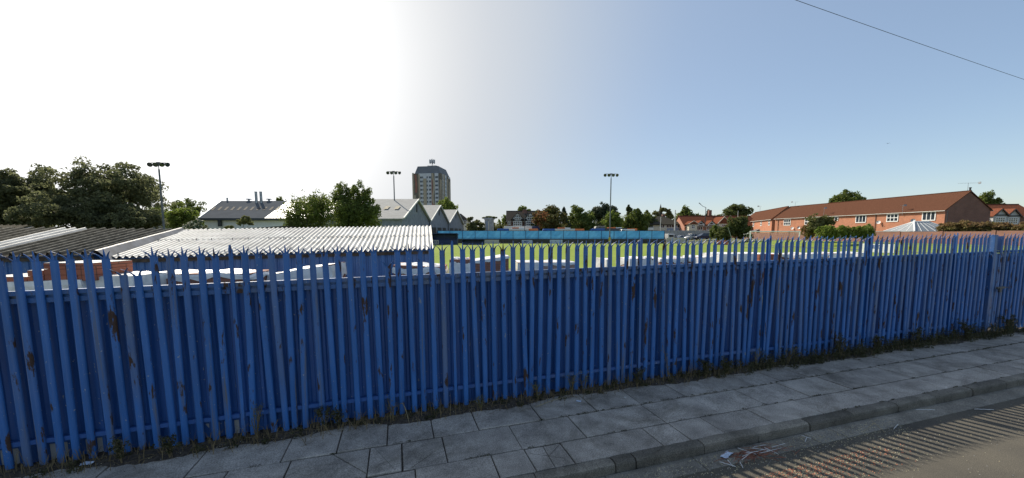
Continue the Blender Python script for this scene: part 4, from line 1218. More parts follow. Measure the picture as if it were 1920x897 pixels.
for fl in range(4, 15, 1):
    z = FL * fl + FL * .62
    for yc in (4.3, 9.8):
        m = MB(); m.box((TWW + .05, yc, z), (.08, 1.1 if yc < 5 else 2.4, FL * .46)); m.build('window', M_glass, tw)
an = thing('antenna_mast', 'cluster of mobile phone antennas on top of the tower block', 'antenna', W(810.5, 312.5, Yw + 9), 0)
m = MB(); m.tube((0, 0, -1), (0, 0, 4.6), .18); m.build('pole', M_darkmetal, an)
m = MB()
for k in range(8):
    a_ = k * math.pi / 4
    m.box((1.55 * math.cos(a_), 1.55 * math.sin(a_), 2.9), (.42, .42, 2.3)); m.tube((0, 0, 2.2), (1.55 * math.cos(a_), 1.55 * math.sin(a_), 2.2), .07)
m.build('antenna', M_galv, an)
m = MB()
for k in range(12):
    a_ = k * math.pi / 6; m.tube((3 * math.cos(a_), 3 * math.sin(a_), -1), (3 * math.cos(a_), 3 * math.sin(a_), .3), .04, n=4)
    m.tube((3 * math.cos(a_), 3 * math.sin(a_), .3), (3 * math.cos(a_ + .53), 3 * math.sin(a_ + .53), .3), .04, n=4)
m.build('railing', M_darkmetal, an)

# ---- grey sawtooth works with three gables facing the pitch
M_workroof = pm('pale fibre cement roof', (0.30, 0.30, 0.29), var=.16, scale=1.2, rough=.85, stretch=(1, 4, 1), detail=9)
M_workwall = pm('blue grey rendered gable', (0.24, 0.255, 0.285), var=.16, scale=1.5, rough=.9)
M_stain = pm('rusty rooflight', (0.36, 0.31, 0.22), var=.25, scale=3)
def uY(px): return 70.0 * (1014 - 754.5) / (1014 - px)
wk = thing('sawtooth_works', 'grey works building with three gabled bays behind the dugouts', 'works building', (0, 0, .3), 0)
cols_ = [754.5, 805, 840, 868]
pts_ = [Vector((XA(c, uY(c)), uY(c), 0)) for c in cols_]
he_ = zat(410.5, uY(754.5)) - .3; hr_ = zat(375, (uY(754.5) + uY(805)) / 2) - .3
LG = 24.0
for i in range(3):
    a, e = pts_[i], pts_[i + 1]; mid = (a + e) / 2
    back = Vector((-1, .04, 0)).normalized() * LG
    up = lambda v, h: Vector((v.x, v.y, h))
    m = MB()
    m.quad(up(a, 0), up(e, 0), up(e, he_), up(mid, hr_), up(a, he_))
    if i == 0: m.quad(up(a + back, 0), up(a, 0), up(a, he_), up(a + back, he_))
    if i == 2: m.quad(up(e, 0), up(e + back, 0), up(e + back, he_), up(e, he_))
    m.build('wall', M_workwall, wk)
    m = MB(); o_ = Vector((.35, 0, 0)); T = Vector((0, 0, .18)); a_ = a - Vector((0, .4, .0)) if i == 0 else a
    for p, h1, q, h2 in ((a_, he_ - (.15 if i == 0 else 0), mid, hr_), (mid, hr_, e, he_)):
        P4 = [up(p + o_, h1), up(q + o_, h2), up(q + back, h2), up(p + back, h1)]
        m.add(P4 + [v + T for v in P4], [(0, 1, 2, 3), (4, 5, 6, 7), (0, 1, 5, 4), (2, 3, 7, 6), (1, 2, 6, 5), (3, 0, 4, 7)])
    rf = m.build('roof', M_workroof, wk)
    m = MB()
    for p, h1, q, h2 in ((a_, he_, mid, hr_), (mid, hr_, e, he_)): m.tube(up(p + o_ * 1.3, h1 + .1), up(q + o_ * 1.3, h2 + .1), .16, n=4)
    m.build('verge', M_gutter, rf)
    nr = 8 if i == 0 else 1
    m = MB()
    for k in range(nr):
        u0 = (.08 + k * .085) if i == 0 else .16
        for (v0, v1) in ((.42, .58),):
            P4 = []
            for v_, u_ in ((v0, u0), (v0, u0 + .035), (v1, u0 + .035), (v1, u0)):
                b_ = a_.lerp(mid, v_) + back * u_; P4.append(Vector((b_.x, b_.y, he_ + (hr_ - he_) * v_ + .24)))
            m.add(P4, [(0, 1, 2, 3)])
    m.build('rooflight', M_stain if i == 0 else M_rafter, rf)
    m = MB(); d_ = (e - a).normalized()
    c_ = mid + Vector((.06, 0, 0)); m.box((c_.x, c_.y, he_ + (hr_ - he_) * .62), (.12, .8, 1.7)); m.build('louvre', M_darkmetal, wk)
    # loading doors
    m = MB()
    for u0, u1 in (((.30, .56), (.62, .86)) if i == 0 else ((.12, .32), (.40, .60), (.68, .86))):
        p, q = a.lerp(e, u0) + Vector((.07, 0, 0)), a.lerp(e, u1) + Vector((.07, 0, 0))
        m.add([(p.x, p.y, 0), (q.x, q.y, 0), (q.x, q.y, he_ * .74), (p.x, p.y, he_ * .74), (p.x - .1, p.y, 0), (q.x - .1, q.y, 0), (q.x - .1, q.y, he_ * .74), (p.x - .1, p.y, he_ * .74)], [(0, 1, 2, 3), (0, 3, 7, 4), (1, 2, 6, 5), (3, 2, 6, 7)])
    m.build('loading_door', M_black, wk)
    m = MB(); m.tube(up(e + Vector((.12, 0, 0)), 0), up(e + Vector((.12, 0, 0)), he_), .09, n=6); m.build('drainpipe', M_darkmetal, wk)
# small house end beyond the works
P = W(869, 437, 135)
eh = gable_house('end_house', 'small cream house end just beyond the third works gable', 'house', (P.x - 3, P.y), 0, 4.6, 8, zat(414, 135), zat(402, 139), .3, M_cream, M_slate, hip1=3.0)
window(eh, (3.5, -.02, zat(417, 135) - .3), (1, 0, 0), .9, 1.3, 1, 2)

# ---- grey roofed white works building on the left with two chimneys
Yb = 66.0
A = Vector((XA(382, Yb), Yb, 0)); Lb = XA(604, Yb) - A.x
wb = thing('white_works', 'white walled works with long grey rooflit roof and twin flues, left', 'works building', (A.x, A.y, .3), 0)
he = zat(410.5, Yb) - .3; hr = zat(379, Yb + 8) - .3
m = MB(); m.box((Lb / 2 - .2, 8, he / 2 - .05), (Lb - .6, 15.6, he - .1)); m.build('wall', M_white, wb)
xr0 = XA(420, Yb + 8) - A.x
M_greymetal = pm('grey metal roofing', (0.12, 0.127, 0.137), var=.06, scale=.8, rough=1.0, spec=0.0)
xd0, xd1 = XA(500, Yb) - A.x, XA(543, Yb + 8) - A.x
m = MB(); T = Vector((0, 0, .2))
def roof_piece(P4):
    P4 = [Vector(p) for p in P4]
    m.add([p + T for p in P4] + P4, [(0, 1, 2, 3), (7, 6, 5, 4)] + [(i, (i + 1) % 4, (i + 1) % 4 + 4, i + 4) for i in range(4)])
m.cur = 0; roof_piece([(-.3, -.4, he - .1), (xd0, -.4, he - .1), (xd1, 8, hr), (xr0, 8, hr)])
m.cur = 1; roof_piece([(xd0 + .02, -.4, he - .1), (Lb, -.4, he - .1), (Lb + 6, 8, hr), (xd1 + .02, 8, hr)])  # right part of the slope coloured white to imitate sun glare
m.cur = 0; roof_piece([(-.3, 16.4, he - .1), (Lb, 16.4, he - .1), (Lb + 6, 8, hr), (xr0, 8, hr)])
rf = m.build('roof', [M_greymetal, M_white], wb)
m = MB(); m.box((Lb / 2, -.5, he - .12), (Lb + .6, .3, .36)); m.build('gutter', M_darkmetal, wb)
m = MB(); m.tube((-.3, -.4, he + .12), (xr0, 8, hr + .22), .16, n=4); m.build('verge', M_white, rf)
for k in range(11):
    pxb = 398 + 12.0 * k; pxt = pxb + 7.5
    v0, v1 = .42, .62; m = MB()
    P4 = []
    for px, v_ in ((pxb, v0), (pxb + 4.5, v0), (pxb + 11.5, v1), (pxb + 7, v1)):
        y = -.4 + 8.4 * v_; x = XA(px, Yb + y) - A.x; P4.append((x, y, he - .1 + (hr - he + .1) * v_ + .235))
    m.add(P4, [(0, 1, 2, 3)]); m.build('rooflight', M_stain if k > 9 else M_rafter, rf)
for px in (484.5, 493.5):
    m = MB(); x = XA(px, Yb + 7) - A.x; zt = zat(359.5, Yb + 7) - .3; m.tube((x, 7, hr - .6), (x, 7, zt), .24, n=14); m.tube((x, 7, zt - .1), (x, 7, zt), .27, n=14); m.build('chimney', M_galv, wb, smooth=False)
for px in (470.5, 508):
    m = MB(); x = XA(px, Yb + 8) - A.x; m.tube((x, 8, hr), (x, 8, hr + .45), .18); m.tube((x, 8, hr + .45), (x, 8, hr + .6), .5, .45, n=12); m.build('roof_vent', M_galv, rf)
m = MB(); x = XA(430.5, Yb + 8) - A.x; m.tube((x, 8, hr), (x, 8, hr + .8), .15)
m.build('roof_vent', M_galv, rf)
m = MB(); x = XA(416, Yb) - A.x; m.box((x, -.28, zat(418.5, Yb) - .3), (.4, .5, 1.2)); m.build('vent_box', M_darkmetal, wb)
# small lean-to in front of the white works
A2 = Vector((XA(452, 40), 40, 0))
m = MB(); L3 = XA(532, 40) - A2.x; h3 = zat(424, 40) - .3
m.add([(0, 0, 0), (L3, 0, 0), (L3, 0, h3), (0, 0, h3 - .28), (0, 3, 0), (L3, 3, 0), (L3, 3, h3), (0, 3, h3 - .28)], [(0, 1, 2, 3), (1, 5, 6, 2), (5, 4, 7, 6), (4, 0, 3, 7), (3, 2, 6, 7)])
o = m.build('flat_shed', M_rafter); o.location = (A2.x, A2.y, .3); tag(o, 'low dark flat roofed shed just behind the white corrugated roof', 'shed')

# house glimpsed behind the left floodlight
P = W(284, 437, 95)
gable_house('old_house', 'dim brown house glimpsed behind the left floodlight mast', 'house', (P.x - 2, P.y), R(10), 9, 7, zat(424, 95), zat(408, 98), .3, M_greyrender, M_slate)
# church spire
P = W(1237, 437, 300)
m = MB(); m.lathe([(3.2, 0), (3.2, zat(410, 300) - .3), (2.3, zat(406, 300) - .3), (.15, zat(384, 300) - .3), (.05, zat(383, 300))], (0, 0, 0), 8)
o = m.build('church_spire', M_slate); o.location = (P.x, P.y, .3); tag(o, 'thin dark church spire rising behind the grey roofed house', 'spire')
# grey rendered block tower with plants on its top
P = W(917.5, 437, 112)
kt_ = thing('rendered_turret', 'small square grey rendered turret with shrubs growing on its flat top', 'turret', (P.x, P.y, .3), R(-12))
m = MB(); h_ = zat(411.5, 112) - .3; m.box((0, 0, h_ / 2), (2.2, 2.2, h_)); m.box((0, 0, h_ + .15), (2.5, 2.5, .5)); m.build('wall', M_greyrender, kt_)
m = MB(); m.box((-.35, -1.12, h_ * .5), (.3, .05, h_ * .8)); m.build('slot_window', M_bluerender, kt_)
m = MB(); m.box((.1, -1.12, h_ * .5), (.25, .04, h_ * .8)); m.build('cream_strip', M_cream, kt_)
# ------------------------------------------------------------------ pitch surroundings
Yho = 82.0
M_net = bpy.data.materials.new('sky blue netting'); t, b = nodes(M_net)
n1 = t.nodes.new('ShaderNodeTexNoise'); n1.inputs['Scale'].default_value = .5; n1.inputs['Detail'].default_value = 8
tx = t.nodes.new('ShaderNodeTexCoord'); t.links.new(tx.outputs['Object'], n1.inputs['Vector'])
cr = t.nodes.new('ShaderNodeValToRGB'); cr.color_ramp.elements[0].position = .3; cr.color_ramp.elements[1].position = .7
cr.color_ramp.elements[0].color = (.032, .165, .35, 1); cr.color_ramp.elements[1].color = (.068, .25, .45, 1)
t.links.new(n1.outputs['Fac'], cr.inputs[0]); t.links.new(cr.outputs[0], b.inputs['Base Color']); b.inputs['Roughness'].default_value = .7
tr = t.nodes.new('ShaderNodeBsdfTranslucent'); t.links.new(cr.outputs[0], tr.inputs['Color'])
ms = t.nodes.new('ShaderNodeMixShader'); ms.inputs[0].default_value = .45
t.links.new(b.outputs[0], ms.inputs[1]); t.links.new(tr.outputs[0], ms.inputs[2]); t.links.new(ms.outputs[0], t.nodes['Material Output'].inputs['Surface'])
M_navy = pm('navy painted steel', (.012, .028, .095), var=.15, rough=.5)
hx0, hx1 = XA(820, Yho), XA(1246, Yho)
ho = thing('netted_fence', 'long sky blue netted fence on posts along the far side of the pitch', 'fence', (hx0, Yho, .3), 0)
HL = hx1 - hx0; zt = zat(433, Yho) - .3; zm = zat(448.5, Yho) - .3
npanel = 18
for k in range(npanel):
    x0 = HL * k / npanel; x1 = HL * (k + 1) / npanel
    m = MB(); v = []
    for j in range(4):
        for i in range(6):
            v.append((x0 + (x1 - x0) * i / 5, .05 + random.uniform(-.05, .05) * (0 < i < 5), zm + (zt - zm) * j / 3 - (.06 * math.sin(i / 5 * math.pi) if j == 3 else 0)))
    m.add(v, [(j * 6 + i, j * 6 + i + 1, j * 6 + i + 7, j * 6 + i + 6) for j in range(3) for i in range(5)]); m.build('netting', M_net, ho)
pst = None
for k in range(npanel + 1):
    if pst is None: m = MB(); m.box((0, 0, (zt + .1) / 2), (.09, .09, zt + .1)); pst = m.build('post', M_navy, ho); o = pst
    else: o = pst.copy(); COL.objects.link(o); o.parent = ho
    o.location = (HL * k / npanel, -.04, 0)
m = MB()
for z in (zt, zm, zm + (zt - zm) * .12): m.box((HL / 2, -.03, z), (HL, .05, .08))
m.build('rail', M_navy, ho)
m = MB(); m.box((HL / 2, -.15, zm / 2), (HL, .06, zm - .05)); m.build('kick_board', M_rafter, ho)

FONT = None
def text_mesh(name, s, size, mat, parent, loc, rot, extrude=.004, sx=1.0):
    cu = bpy.data.curves.new(name, 'FONT'); cu.body = s; cu.size = size; cu.extrude = extrude; cu.align_x = 'CENTER'; cu.align_y = 'CENTER'; cu.offset = size * .02
    tmp = bpy.data.objects.new('tmp', cu); COL.objects.link(tmp)
    me = bpy.data.meshes.new_from_object(tmp); bpy.data.objects.remove(tmp)
    me.materials.clear(); me.materials.append(mat)
    o = bpy.data.objects.new(name, me); COL.objects.link(o); o.parent = parent
    o.location = loc; o.rotation_euler = rot; o.scale = (sx, 1, 1)
    return o
M_letter = pm('blue sign lettering', (.015, .055, .24), rough=.5)
def board(px0, px1, y0, y1, Y, label, mat, txt=None, rz=0.0, name='advert_board', sub=None):
    x0, x1 = XA(px0, Y), XA(px1, Y); z1, z0 = zat(y0, Y), zat(y1, Y)
    zb = ground_z((x0 + x1) / 2, Y)
    t = thing(name, label, 'advert board', ((x0 + x1) / 2, Y, zb), rz, 'advertising boards')
    m = MB(); m.box((0, 0, (z0 + z1) / 2 - zb), (x1 - x0, .04, z1 - z0)); m.build('panel', mat, t)
    m = MB()
    for x in (-.35, .35): m.box((x * (x1 - x0), .06, (z1 - zb) / 2), (.06, .06, z1 - zb))
    m.build('post', M_darkmetal, t)
    if txt: text_mesh('lettering', txt, (z1 - z0) * .62, M_letter, t, (-(x1 - x0) * .02, -.026, (z0 * .38 + z1 * .62) - zb), (math.pi / 2, 0, 0))
    return t
board(1618, 1673, 457.5, 473.5, 43.0, 'white advert board lettered in blue on the near right of the pitch', M_white, 'MBC', rz=R(-74))
board(905, 935.5, 450, 459.5, Yho - .6, 'blank cream advert board right of the low dugout', pm('cream board', (.55, .50, .42), var=.1))
board(978.5, 998, 450.5, 459.5, Yho - .6, 'pale advert board with blue lettering below the netted fence', pm('pale board', (.50, .54, .62), var=.06), 'MBC')
board(1031, 1055, 450, 458.5, Yho - .6, 'plain pale blue advert board below the netted fence', pm('pale blue board', (.50, .56, .63), var=.06))
board(1250, 1287, 446.5, 457, Yho + 1, 'blank stone coloured board at the right end of the netted fence', pm('stone board', (.52, .48, .41), var=.12, scale=2))
board(1345, 1366, 451, 461.5, 72, 'red advert board with white rim in front of the dark bushes', pm('faded red board', (.50, .16, .11), var=.15, scale=2))
board(1304, 1313, 452.5, 460.5, 74, 'small white advert board with red patch by the rough grass', M_cream)
# dugouts
def dugout(px0, px1, y0, y1, Y, label, txt=None):
    x0, x1 = XA(px0, Y), XA(px1, Y); w_ = x1 - x0; h = zat(y0, Y) - .3
    t = thing('dugout', label, 'dugout', ((x0 + x1) / 2, Y, .3), 0, 'team dugouts')
    m = MB(); m.prism_x([(-.1, h - .16), (-.1, h), (1.5, h - .2), (1.5, h - .34)], -w_ / 2 - .05, w_ / 2 + .05); m.build('roof', M_navy, t)
    m = MB(); m.box((0, 1.42, (h - .3) / 2), (w_, .06, h - .3))
    for x in (-w_ / 2 + .03, w_ / 2 - .03): m.prism_x([(0, 0), (1.4, 0), (1.4, h - .34), (0, h - .17)], x - .03, x + .03)
    m.box((0, .02, (h - .2) / 2), (.06, .06, h - .2)); m.build('wall', M_navy, t)
    m = MB(); m.box((0, 1.05, .45), (w_ - .2, .4, .06)); m.box((0, 1.05, .22), (w_ - .4, .08, .42)); m.build('bench', M_darkmetal, t)
    m = MB(); m.box((0, -.02, .45 if h > 2 else .2), (w_ - .1, .05, .9 if h > 2 else .4)); fp = m.build('front_panel', M_navy, t)
    if txt:
        m = MB(); m.box((-w_ / 2 + .65, -.065, .5), (1.15, .03, .75)); sg = m.build('sign', M_cream, t)
        m = MB(); m.box((-w_ / 2 + .65, -.084, .5), (.95, .006, .55)); m.build('sign_inset', M_navy, sg)
        text_mesh('lettering', txt, .5, M_cream, sg, (-w_ / 2 + .7, -.092, .5), (math.pi / 2, 0, 0), .003)
dugout(810, 857, 437.5, 460.5, 73.0, 'larger navy blue dugout with a lettered sign, beside the shed roof', 'CS')
dugout(866, 907.5, 448, 460.5, 72.0, 'lower and smaller navy dugout right of the larger one')
# goal
Yg_ = 57.0
gl = thing('football_goal', 'white football goal on the right of the pitch', 'goal', (XA(1453, Yg_), Yg_, .3), R(-6))
m = MB(); gw_ = 3.42
for x in (-gw_, gw_): m.tube((x, 0, 0), (x, 0, 2.44), .075, n=10)
m.tube((-gw_ - .06, 0, 2.44), (gw_ + .06, 0, 2.44), .075, n=10); m.build('frame', M_white, gl)
m = MB()
for x in (-gw_, gw_): m.path([(x, 0, 2.44), (x * 1.0, .9, 2.2), (x, 2.0, 0)], .03); m.path([(x, .05, 2.2), (x * 1.12, 1.2, 2.0)], .025)
m.tube((-gw_, 2, .03), (gw_, 2, .03), .025); m.build('stanchion', M_galv, gl)
M_cord = pm('net cord', (.45, .45, .42))
m = MB()
for i in range(25):
    x = -gw_ + 2 * gw_ * i / 24; m.tube((x, .9, 2.2), (x, 2, .03), .006, n=3, cap=False); m.tube((x, .03, 2.4), (x, .9, 2.2), .006, n=3, cap=False)
for k in range(9): m.tube((-gw_, .9 + 1.1 * k / 8, 2.2 - 2.17 * k / 8), (gw_, .9 + 1.1 * k / 8, 2.2 - 2.17 * k / 8), .006, n=3, cap=False)
m.build('net', M_cord, gl)

# floodlight masts
M_lampback = pm('lamp housing', (.10, .105, .11), var=.2, rough=.5)
def mast(px_top, y_top, px_base, Y, y_lamp, label, aim, headw, lampr, blue_base=None):
    x, zt = W(px_top, y_top, Y).x, zat(y_top, Y)
    t = thing('floodlight_mast', label, 'floodlight', (x, Y, .3), 0, 'floodlight masts'); h = zt - .3
    m = MB(); m.tube((0, 0, 0), (0, 0, h * .12), .20, .18, n=12); m.tube((0, 0, h * .12), (0, 0, h * .55), .135, .125, n=10); m.tube((0, 0, h * .55), (0, 0, h - .9), .115, .105, n=10); m.tube((0, 0, h - .9), (0, 0, h), .06, n=8); m.build('pole', M_mast, t)
    m = MB(); m.tube((-headw * .42, 0, h), (headw * .42, 0, h), .05, n=8); m.box((0, 0, h - .02), (.5, .2, .22)); m.build('crossarm', M_darkmetal, t)
    proto = None
    for k, u in enumerate((-.42, -.15, .15, .42)):
        Mx = (Matrix.Rotation(aim + u * 1.1, 3, 'Z') @ Matrix.Rotation(R(112), 3, 'X'))
        m = MB(); m.lathe([(.03, -lampr * 1.1), (lampr * .5, -lampr * .9), (lampr * .9, -lampr * .15), (lampr, lampr * .25), (lampr * .96, lampr * .3)], (u * headw, 0, h - lampr * .75), 14, Mx)
        m.tube((u * headw, 0, h), (u * headw, 0, h - lampr * .5), .035)
        lm = m.build('lamp', M_lampback, t, smooth=False)
        m = MB(); m.lathe([(lampr * .93, lampr * .29), (lampr * .5, lampr * .33), (.02, lampr * .34)], (u * headw, 0, h - lampr * .75), 14, Mx); m.build('lens', M_glass, lm)
    return t
mast(297, 305.5, 305, 55.0, 308, 'left floodlight mast rising from behind the ribbed roof', .9, 2.9, .33)
mast(738, 322, 738, 78.0, 324, 'middle floodlight mast in front of the grey works', .5, 2.75, .33)
m3 = mast(1146, 326.5, 1145, 80.5, 329, 'right floodlight mast with a yellow padded foot', -.2, 2.9, .33)
m = MB(); m.tube((0, 0, .05), (0, 0, 1.3), .24, n=12); m.build('padding', pm('yellow padding', (.45, .36, .04), rough=.6), m3)

# ------------------------------------------------------------------ vehicles
M_tyre = pm('tyre rubber', (.02, .02, .02), rough=.9)
def wheel(parent, x, y, r, w):
    m = MB(); m.tube((x, y - w / 2, r), (x, y + w / 2, r), r, n=16); wh = m.build('wheel', M_tyre, parent)
    m = MB(); m.tube((x, y - w / 2 - .006, r), (x, y + w / 2 + .006, r), r * .6, n=12); m.build('rim', M_galv, wh)
def car(px, y_top, Y, rz, paint, label, L=4.2, h=1.48, van=False):
    P = W(px, y_top, Y); zb = max(.3, P.z - h)
    t = thing('parked_car', label, 'van' if van else 'car', (P.x, P.y, zb), rz, 'parked cars beyond the pitch')
    hw = .86; l = L / 2
    if van: prof = [(-l, .35), (-l, 1.9), (-l + .1, 2.0), (l - 1.3, 2.0), (l - .75, 1.25), (l - .1, 1.0), (l, .6), (l - .02, .35)]
    else: prof = [(-l + .03, .32), (-l, .75), (-l + .12, .98), (-l + .9, 1.02), (l - 1.25, 1.0), (l - .25, .82), (l, .62), (l - .03, .32)]
    m = MB(); m.prism(prof, -hw, hw); m.build('body', paint, t, bevel=.06)
    if not van:
        b0, b1, t0, t1 = -l + .25, l - 1.1, -l + .85, l - 2.0
        lo = [(b0, -hw + .03, 1.0), (b1, -hw + .03, .99), (b1, hw - .03, .99), (b0, hw - .03, 1.0)]; hi = [(t0, -hw + .18, h - .05), (t1, -hw + .18, h - .03), (t1, hw - .18, h - .03), (t0, hw - .18, h - .05)]
        m = MB(); m.add(lo + hi, [(0, 1, 5, 4), (1, 2, 6, 5), (2, 3, 7, 6), (3, 0, 4, 7), (4, 5, 6, 7)]); m.build('window', M_glass, t)
        m = MB(); m.box(((t0 + t1) / 2, 0, h - .02), (t1 - t0 + .08, 2 * hw - .34, .05))
        for p, q in zip(lo, hi): m.tube(p, q, .045, n=5)
        for sy in (-1, 1): m.tube(((b0 + b1) / 2 + .1, sy * (hw - .03), 1.0), ((t0 + t1) / 2, sy * (hw - .17), h - .04), .045, n=5)
        m.build('roof', paint, t, bevel=.015)
    else:
        m = MB(); m.add([(l - .76, -hw + .1, 1.3), (l - .76, hw - .1, 1.3), (l - 1.24, hw - .14, 1.92), (l - 1.24, -hw + .14, 1.92)], [(0, 1, 2, 3)])
        for sy in (-1, 1): m.box((l - 1.6, sy * (hw + .005), 1.55), (.8, .02, .5))
        m.box((-l - .005, 0, 1.5), (.02, 1.2, .5)); m.build('window', M_glass, t)
    for x in (-l + .8, l - .85):
        for y in (-hw + .1, hw - .1): wheel(t, x, y, .31, .2)
    for y in (-.62, .62):
        m = MB(); m.box((l - .1, y, .68), (.2, .34, .16)); m.build('headlight', M_white, t)
        m = MB(); m.box((-l + .02, y * 1.1, .82), (.06, .22, .22)); m.build('tail_light', pm('red lens', (.3, .02, .015), rough=.3), t)
    return t
CP = lambda n, c: pm(n, c, var=.05, rough=.3, metal=.2)
car(1249, 440, 97, R(100), CP('white car paint', (.6, .6, .6)), 'white van parked at the right end of the blue netting', L=4.6, van=True, h=2.0)
car(1262, 441.5, 99, R(70), CP('black car paint', (.03, .032, .036)), 'black car between the white van and the pale cars')
car(1275, 441.5, 99, R(-165), CP('silver car paint', (.42, .44, .47)), 'silver car, second of the pale cars from the van')
car(1295, 438.8, 98.5, R(-160), CP('pearl car paint', (.6, .6, .58)), 'white car parked just left of the dark blue car', h=1.6)
car(1319, 437.6, 97, R(-172), CP('dark blue car paint', (.025, .035, .075)), 'dark blue estate car nearest the dark bushes', L=4.7, h=1.6)
# buses behind the netting
def bus(px0, px1, y_top, Y, label, front, mid, h=3.05, pods=True, rev=False):
    x0, x1 = XA(px0, Y), XA(px1, Y); L = x1 - x0; zb = zat(y_top, Y) - h
    t = thing('parked_bus', label, 'bus', ((x0 + x1) / 2, Y, zb), 0, 'parked buses behind the netting')
    sg = 1
    def part_(a, e, mat, name, zz0=.35, zz1=h - .02, fr=False):
        m = MB(); m.prism([(x_, z_) for x_, z_ in ([(a, zz0), (e, zz0), (e, zz1), (a, zz1)] if not fr else [(a, zz0), (e, zz0), (e, zz1), (a + .35, zz1), (a + .08, zz1 - .5)])], -1.25, 1.25); return m.build(name, mat, t, bevel=.08)
    a = -L / 2
    part_(a, a + L * .30, front[0], 'front_body', fr=True); part_(a + L * .302, a + L * .78, front[1], 'middle_body'); part_(a + L * .782, a + L, front[2], 'rear_body')
    m = MB(); m.box((0, -1.262, 2.0), (L * .94, .03, .85)); m.build('window', M_glass, t)
    if pods:
        m = MB(); m.box((a + L * .46, 0, h + .14), (L * .16, 1.9, .30)); m.build('roof_pod', front[2], t, bevel=.06)
        m = MB(); m.box((a + L * .61, 0, h + .12), (L * .13, 1.9, .26)); m.build('roof_pod', M_white, t, bevel=.06)
    for x in (-L * .32, L * .26):
        for y in (-1.12, 1.12): wheel(t, x, y, .48, .28)
    return t
M_busb = CP('bus blue', (.02, .09, .33)); M_buso = CP('bus orange', (.62, .17, .05)); M_busw = CP('bus white', (.55, .54, .50)); M_busd = CP('bus dark', (.03, .04, .06))
bus(931, 1008, 429, 99, 'blue fronted orange tailed bus, left of the three behind the netting', (M_busb, M_busw, M_buso), 0)
bus(1016, 1094, 429.3, 99, 'blue fronted orange tailed bus, middle of the three behind the netting', (M_busb, M_busw, M_buso), 0)
bus(1106, 1192, 428.6, 99, 'blue fronted orange tailed bus behind the right floodlight mast', (M_busb, M_busd, M_buso), 0)
bus(944, 1012, 424.2, 106, 'taller bus with cream roof and navy tail behind the left bus', (M_busw, M_busw, M_navy), 0, h=3.6, pods=False)
bus(1114, 1140, 424.5, 107, 'grey coach roof with orange patches behind the right bus', (M_greyrender, M_greyrender, M_buso), 0, h=3.5, pods=False)
car(1171.5, 430.2, 93, R(180), CP('white van paint', (.66, .66, .66)), 'white van roof showing above the netting right of the mast', L=4.4, van=True, h=2.0)

# grey panel fence behind the cars
x0, x1 = XA(1247, 108), XA(1345, 108)
cf = thing('concrete_fence', 'grey concrete panel fence behind the parked cars', 'fence', (x0, 108, .3), 0)
m = MB(); n = 12; hh = zat(432.5, 108) - .3
for k in range(n): m.box(((x1 - x0) * (k + .5) / n, 0, hh / 2), ((x1 - x0) / n - .12, .08, hh))
m.build('panel', M_greyrender, cf)
m = MB()
for k in range(n + 1): m.box(((x1 - x0) * k / n, 0, hh / 2 + .05), (.14, .16, hh + .1))
m.build('post', pm('concrete posts', (.4, .39, .36), var=.1), cf)
# poles and lamp posts
def pole(px, y0, Y, r, label, mat=None, name='pole', lean=(0, 0), cat='pole', arm=None):
    P = W(px, y0, Y); h = P.z - .3
    t = thing(name, label, cat, (P.x - lean[0], P.y, .3), 0)
    m = MB(); m.tube((0, 0, 0), (lean[0], lean[1], h), r, r * .7, n=8); m.build('shaft', mat or M_galv, t)
    if arm:
        m = MB(); m.tube((lean[0], 0, h - .05), arm[0], r * .5, n=6); m.tube(arm[0], arm[1], r * .5, n=6); m.build('arm', M_darkmetal, t)
        m = MB(); d = Vector(arm[1]) - Vector(arm[0]); Mx = d.to_track_quat('X', 'Z').to_matrix(); m.box(Vector(arm[1]) - d * .1, (.8, .22, .14), Mx); m.build('lamp_head', M_darkmetal, t)
    return t
pole(1266.3, 394, 112, .20, 'tall pale pole in front of the grey roofed house', M_gutter)
pole(1239, 407, 112, .12, 'thinner pale pole before the cream half of the grey roofed house', M_gutter)
h_ = zat(389, 118) - .3
pole(1323.5, 389, 118, .13, 'street lamp with upward angled arm above the red roofed houses', M_darkmetal, 'street_lamp', cat='street lamp', arm=((-.9, 0, h_ + .25), (-2.0, 0, h_ + 1.2)))
pole(1365, 427, 66, .05, 'thin pole leaning beside the dark bushes', M_galv, 'leaning_pole', lean=(-1.25, 0))
pole(1132, 404, 115, .09, 'thin lamp pole among the trees left of the right floodlight', M_darkmetal)
pole(1087, 412, 112, .09, 'grey pole before the trees between the two buses', M_galv)
pole(1046.5, 413, 110, .08, 'short grey pole before the autumn tree', M_galv)
pole(1384, 396, 121, .09, 'thin pale pole on the ridge before the cedar', M_gutter)
pole(983.5, 398, 90, .07, 'dark post rising past the half timbered house', M_darkmetal)
pole(869, 430, 84, .06, 'dark post at the left end of the netting', M_navy)

# overhead cable and a bird
m = MB()
A, B = W(1490, 0, 16), W(1920, 149.5, 23)
d = B - A; A2, B2 = A - d * .6, B + d * .6
pts = []
for k in range(25):
    u = k / 24; p = A2.lerp(B2, u); pts.append(p - Vector((0, 0, .10 * (1 - (2 * u - 1) ** 2))) + Vector((0, 0, .086)))
m.path(pts, .0105, 6)
tag(m.build('overhead_cable', pm('cable sheath', (.035, .045, .055), rough=.6)), 'single dark overhead cable crossing the sky at upper right', 'cable')
m = MB()
m.path([(-.16, 0, 0), (0, 0, .02), (.2, 0, .01)], [.02, .06, .01], 8)
for s in (-1, 1): m.add([(-.02, s * .03, .02), (.1, s * .03, .02), (.02, s * .28, .10), (-.05, s * .26, .10), (-.16, s * .52, .02), (-.2, s * .5, .02), (-.02, s * .03, .035), (.1, s * .03, .035), (.02, s * .28, .115), (-.05, s * .26, .115)], [(0, 1, 2, 3), (3, 2, 4, 5), (6, 7, 8, 9), (1, 7, 8, 2), (0, 3, 9, 6)])
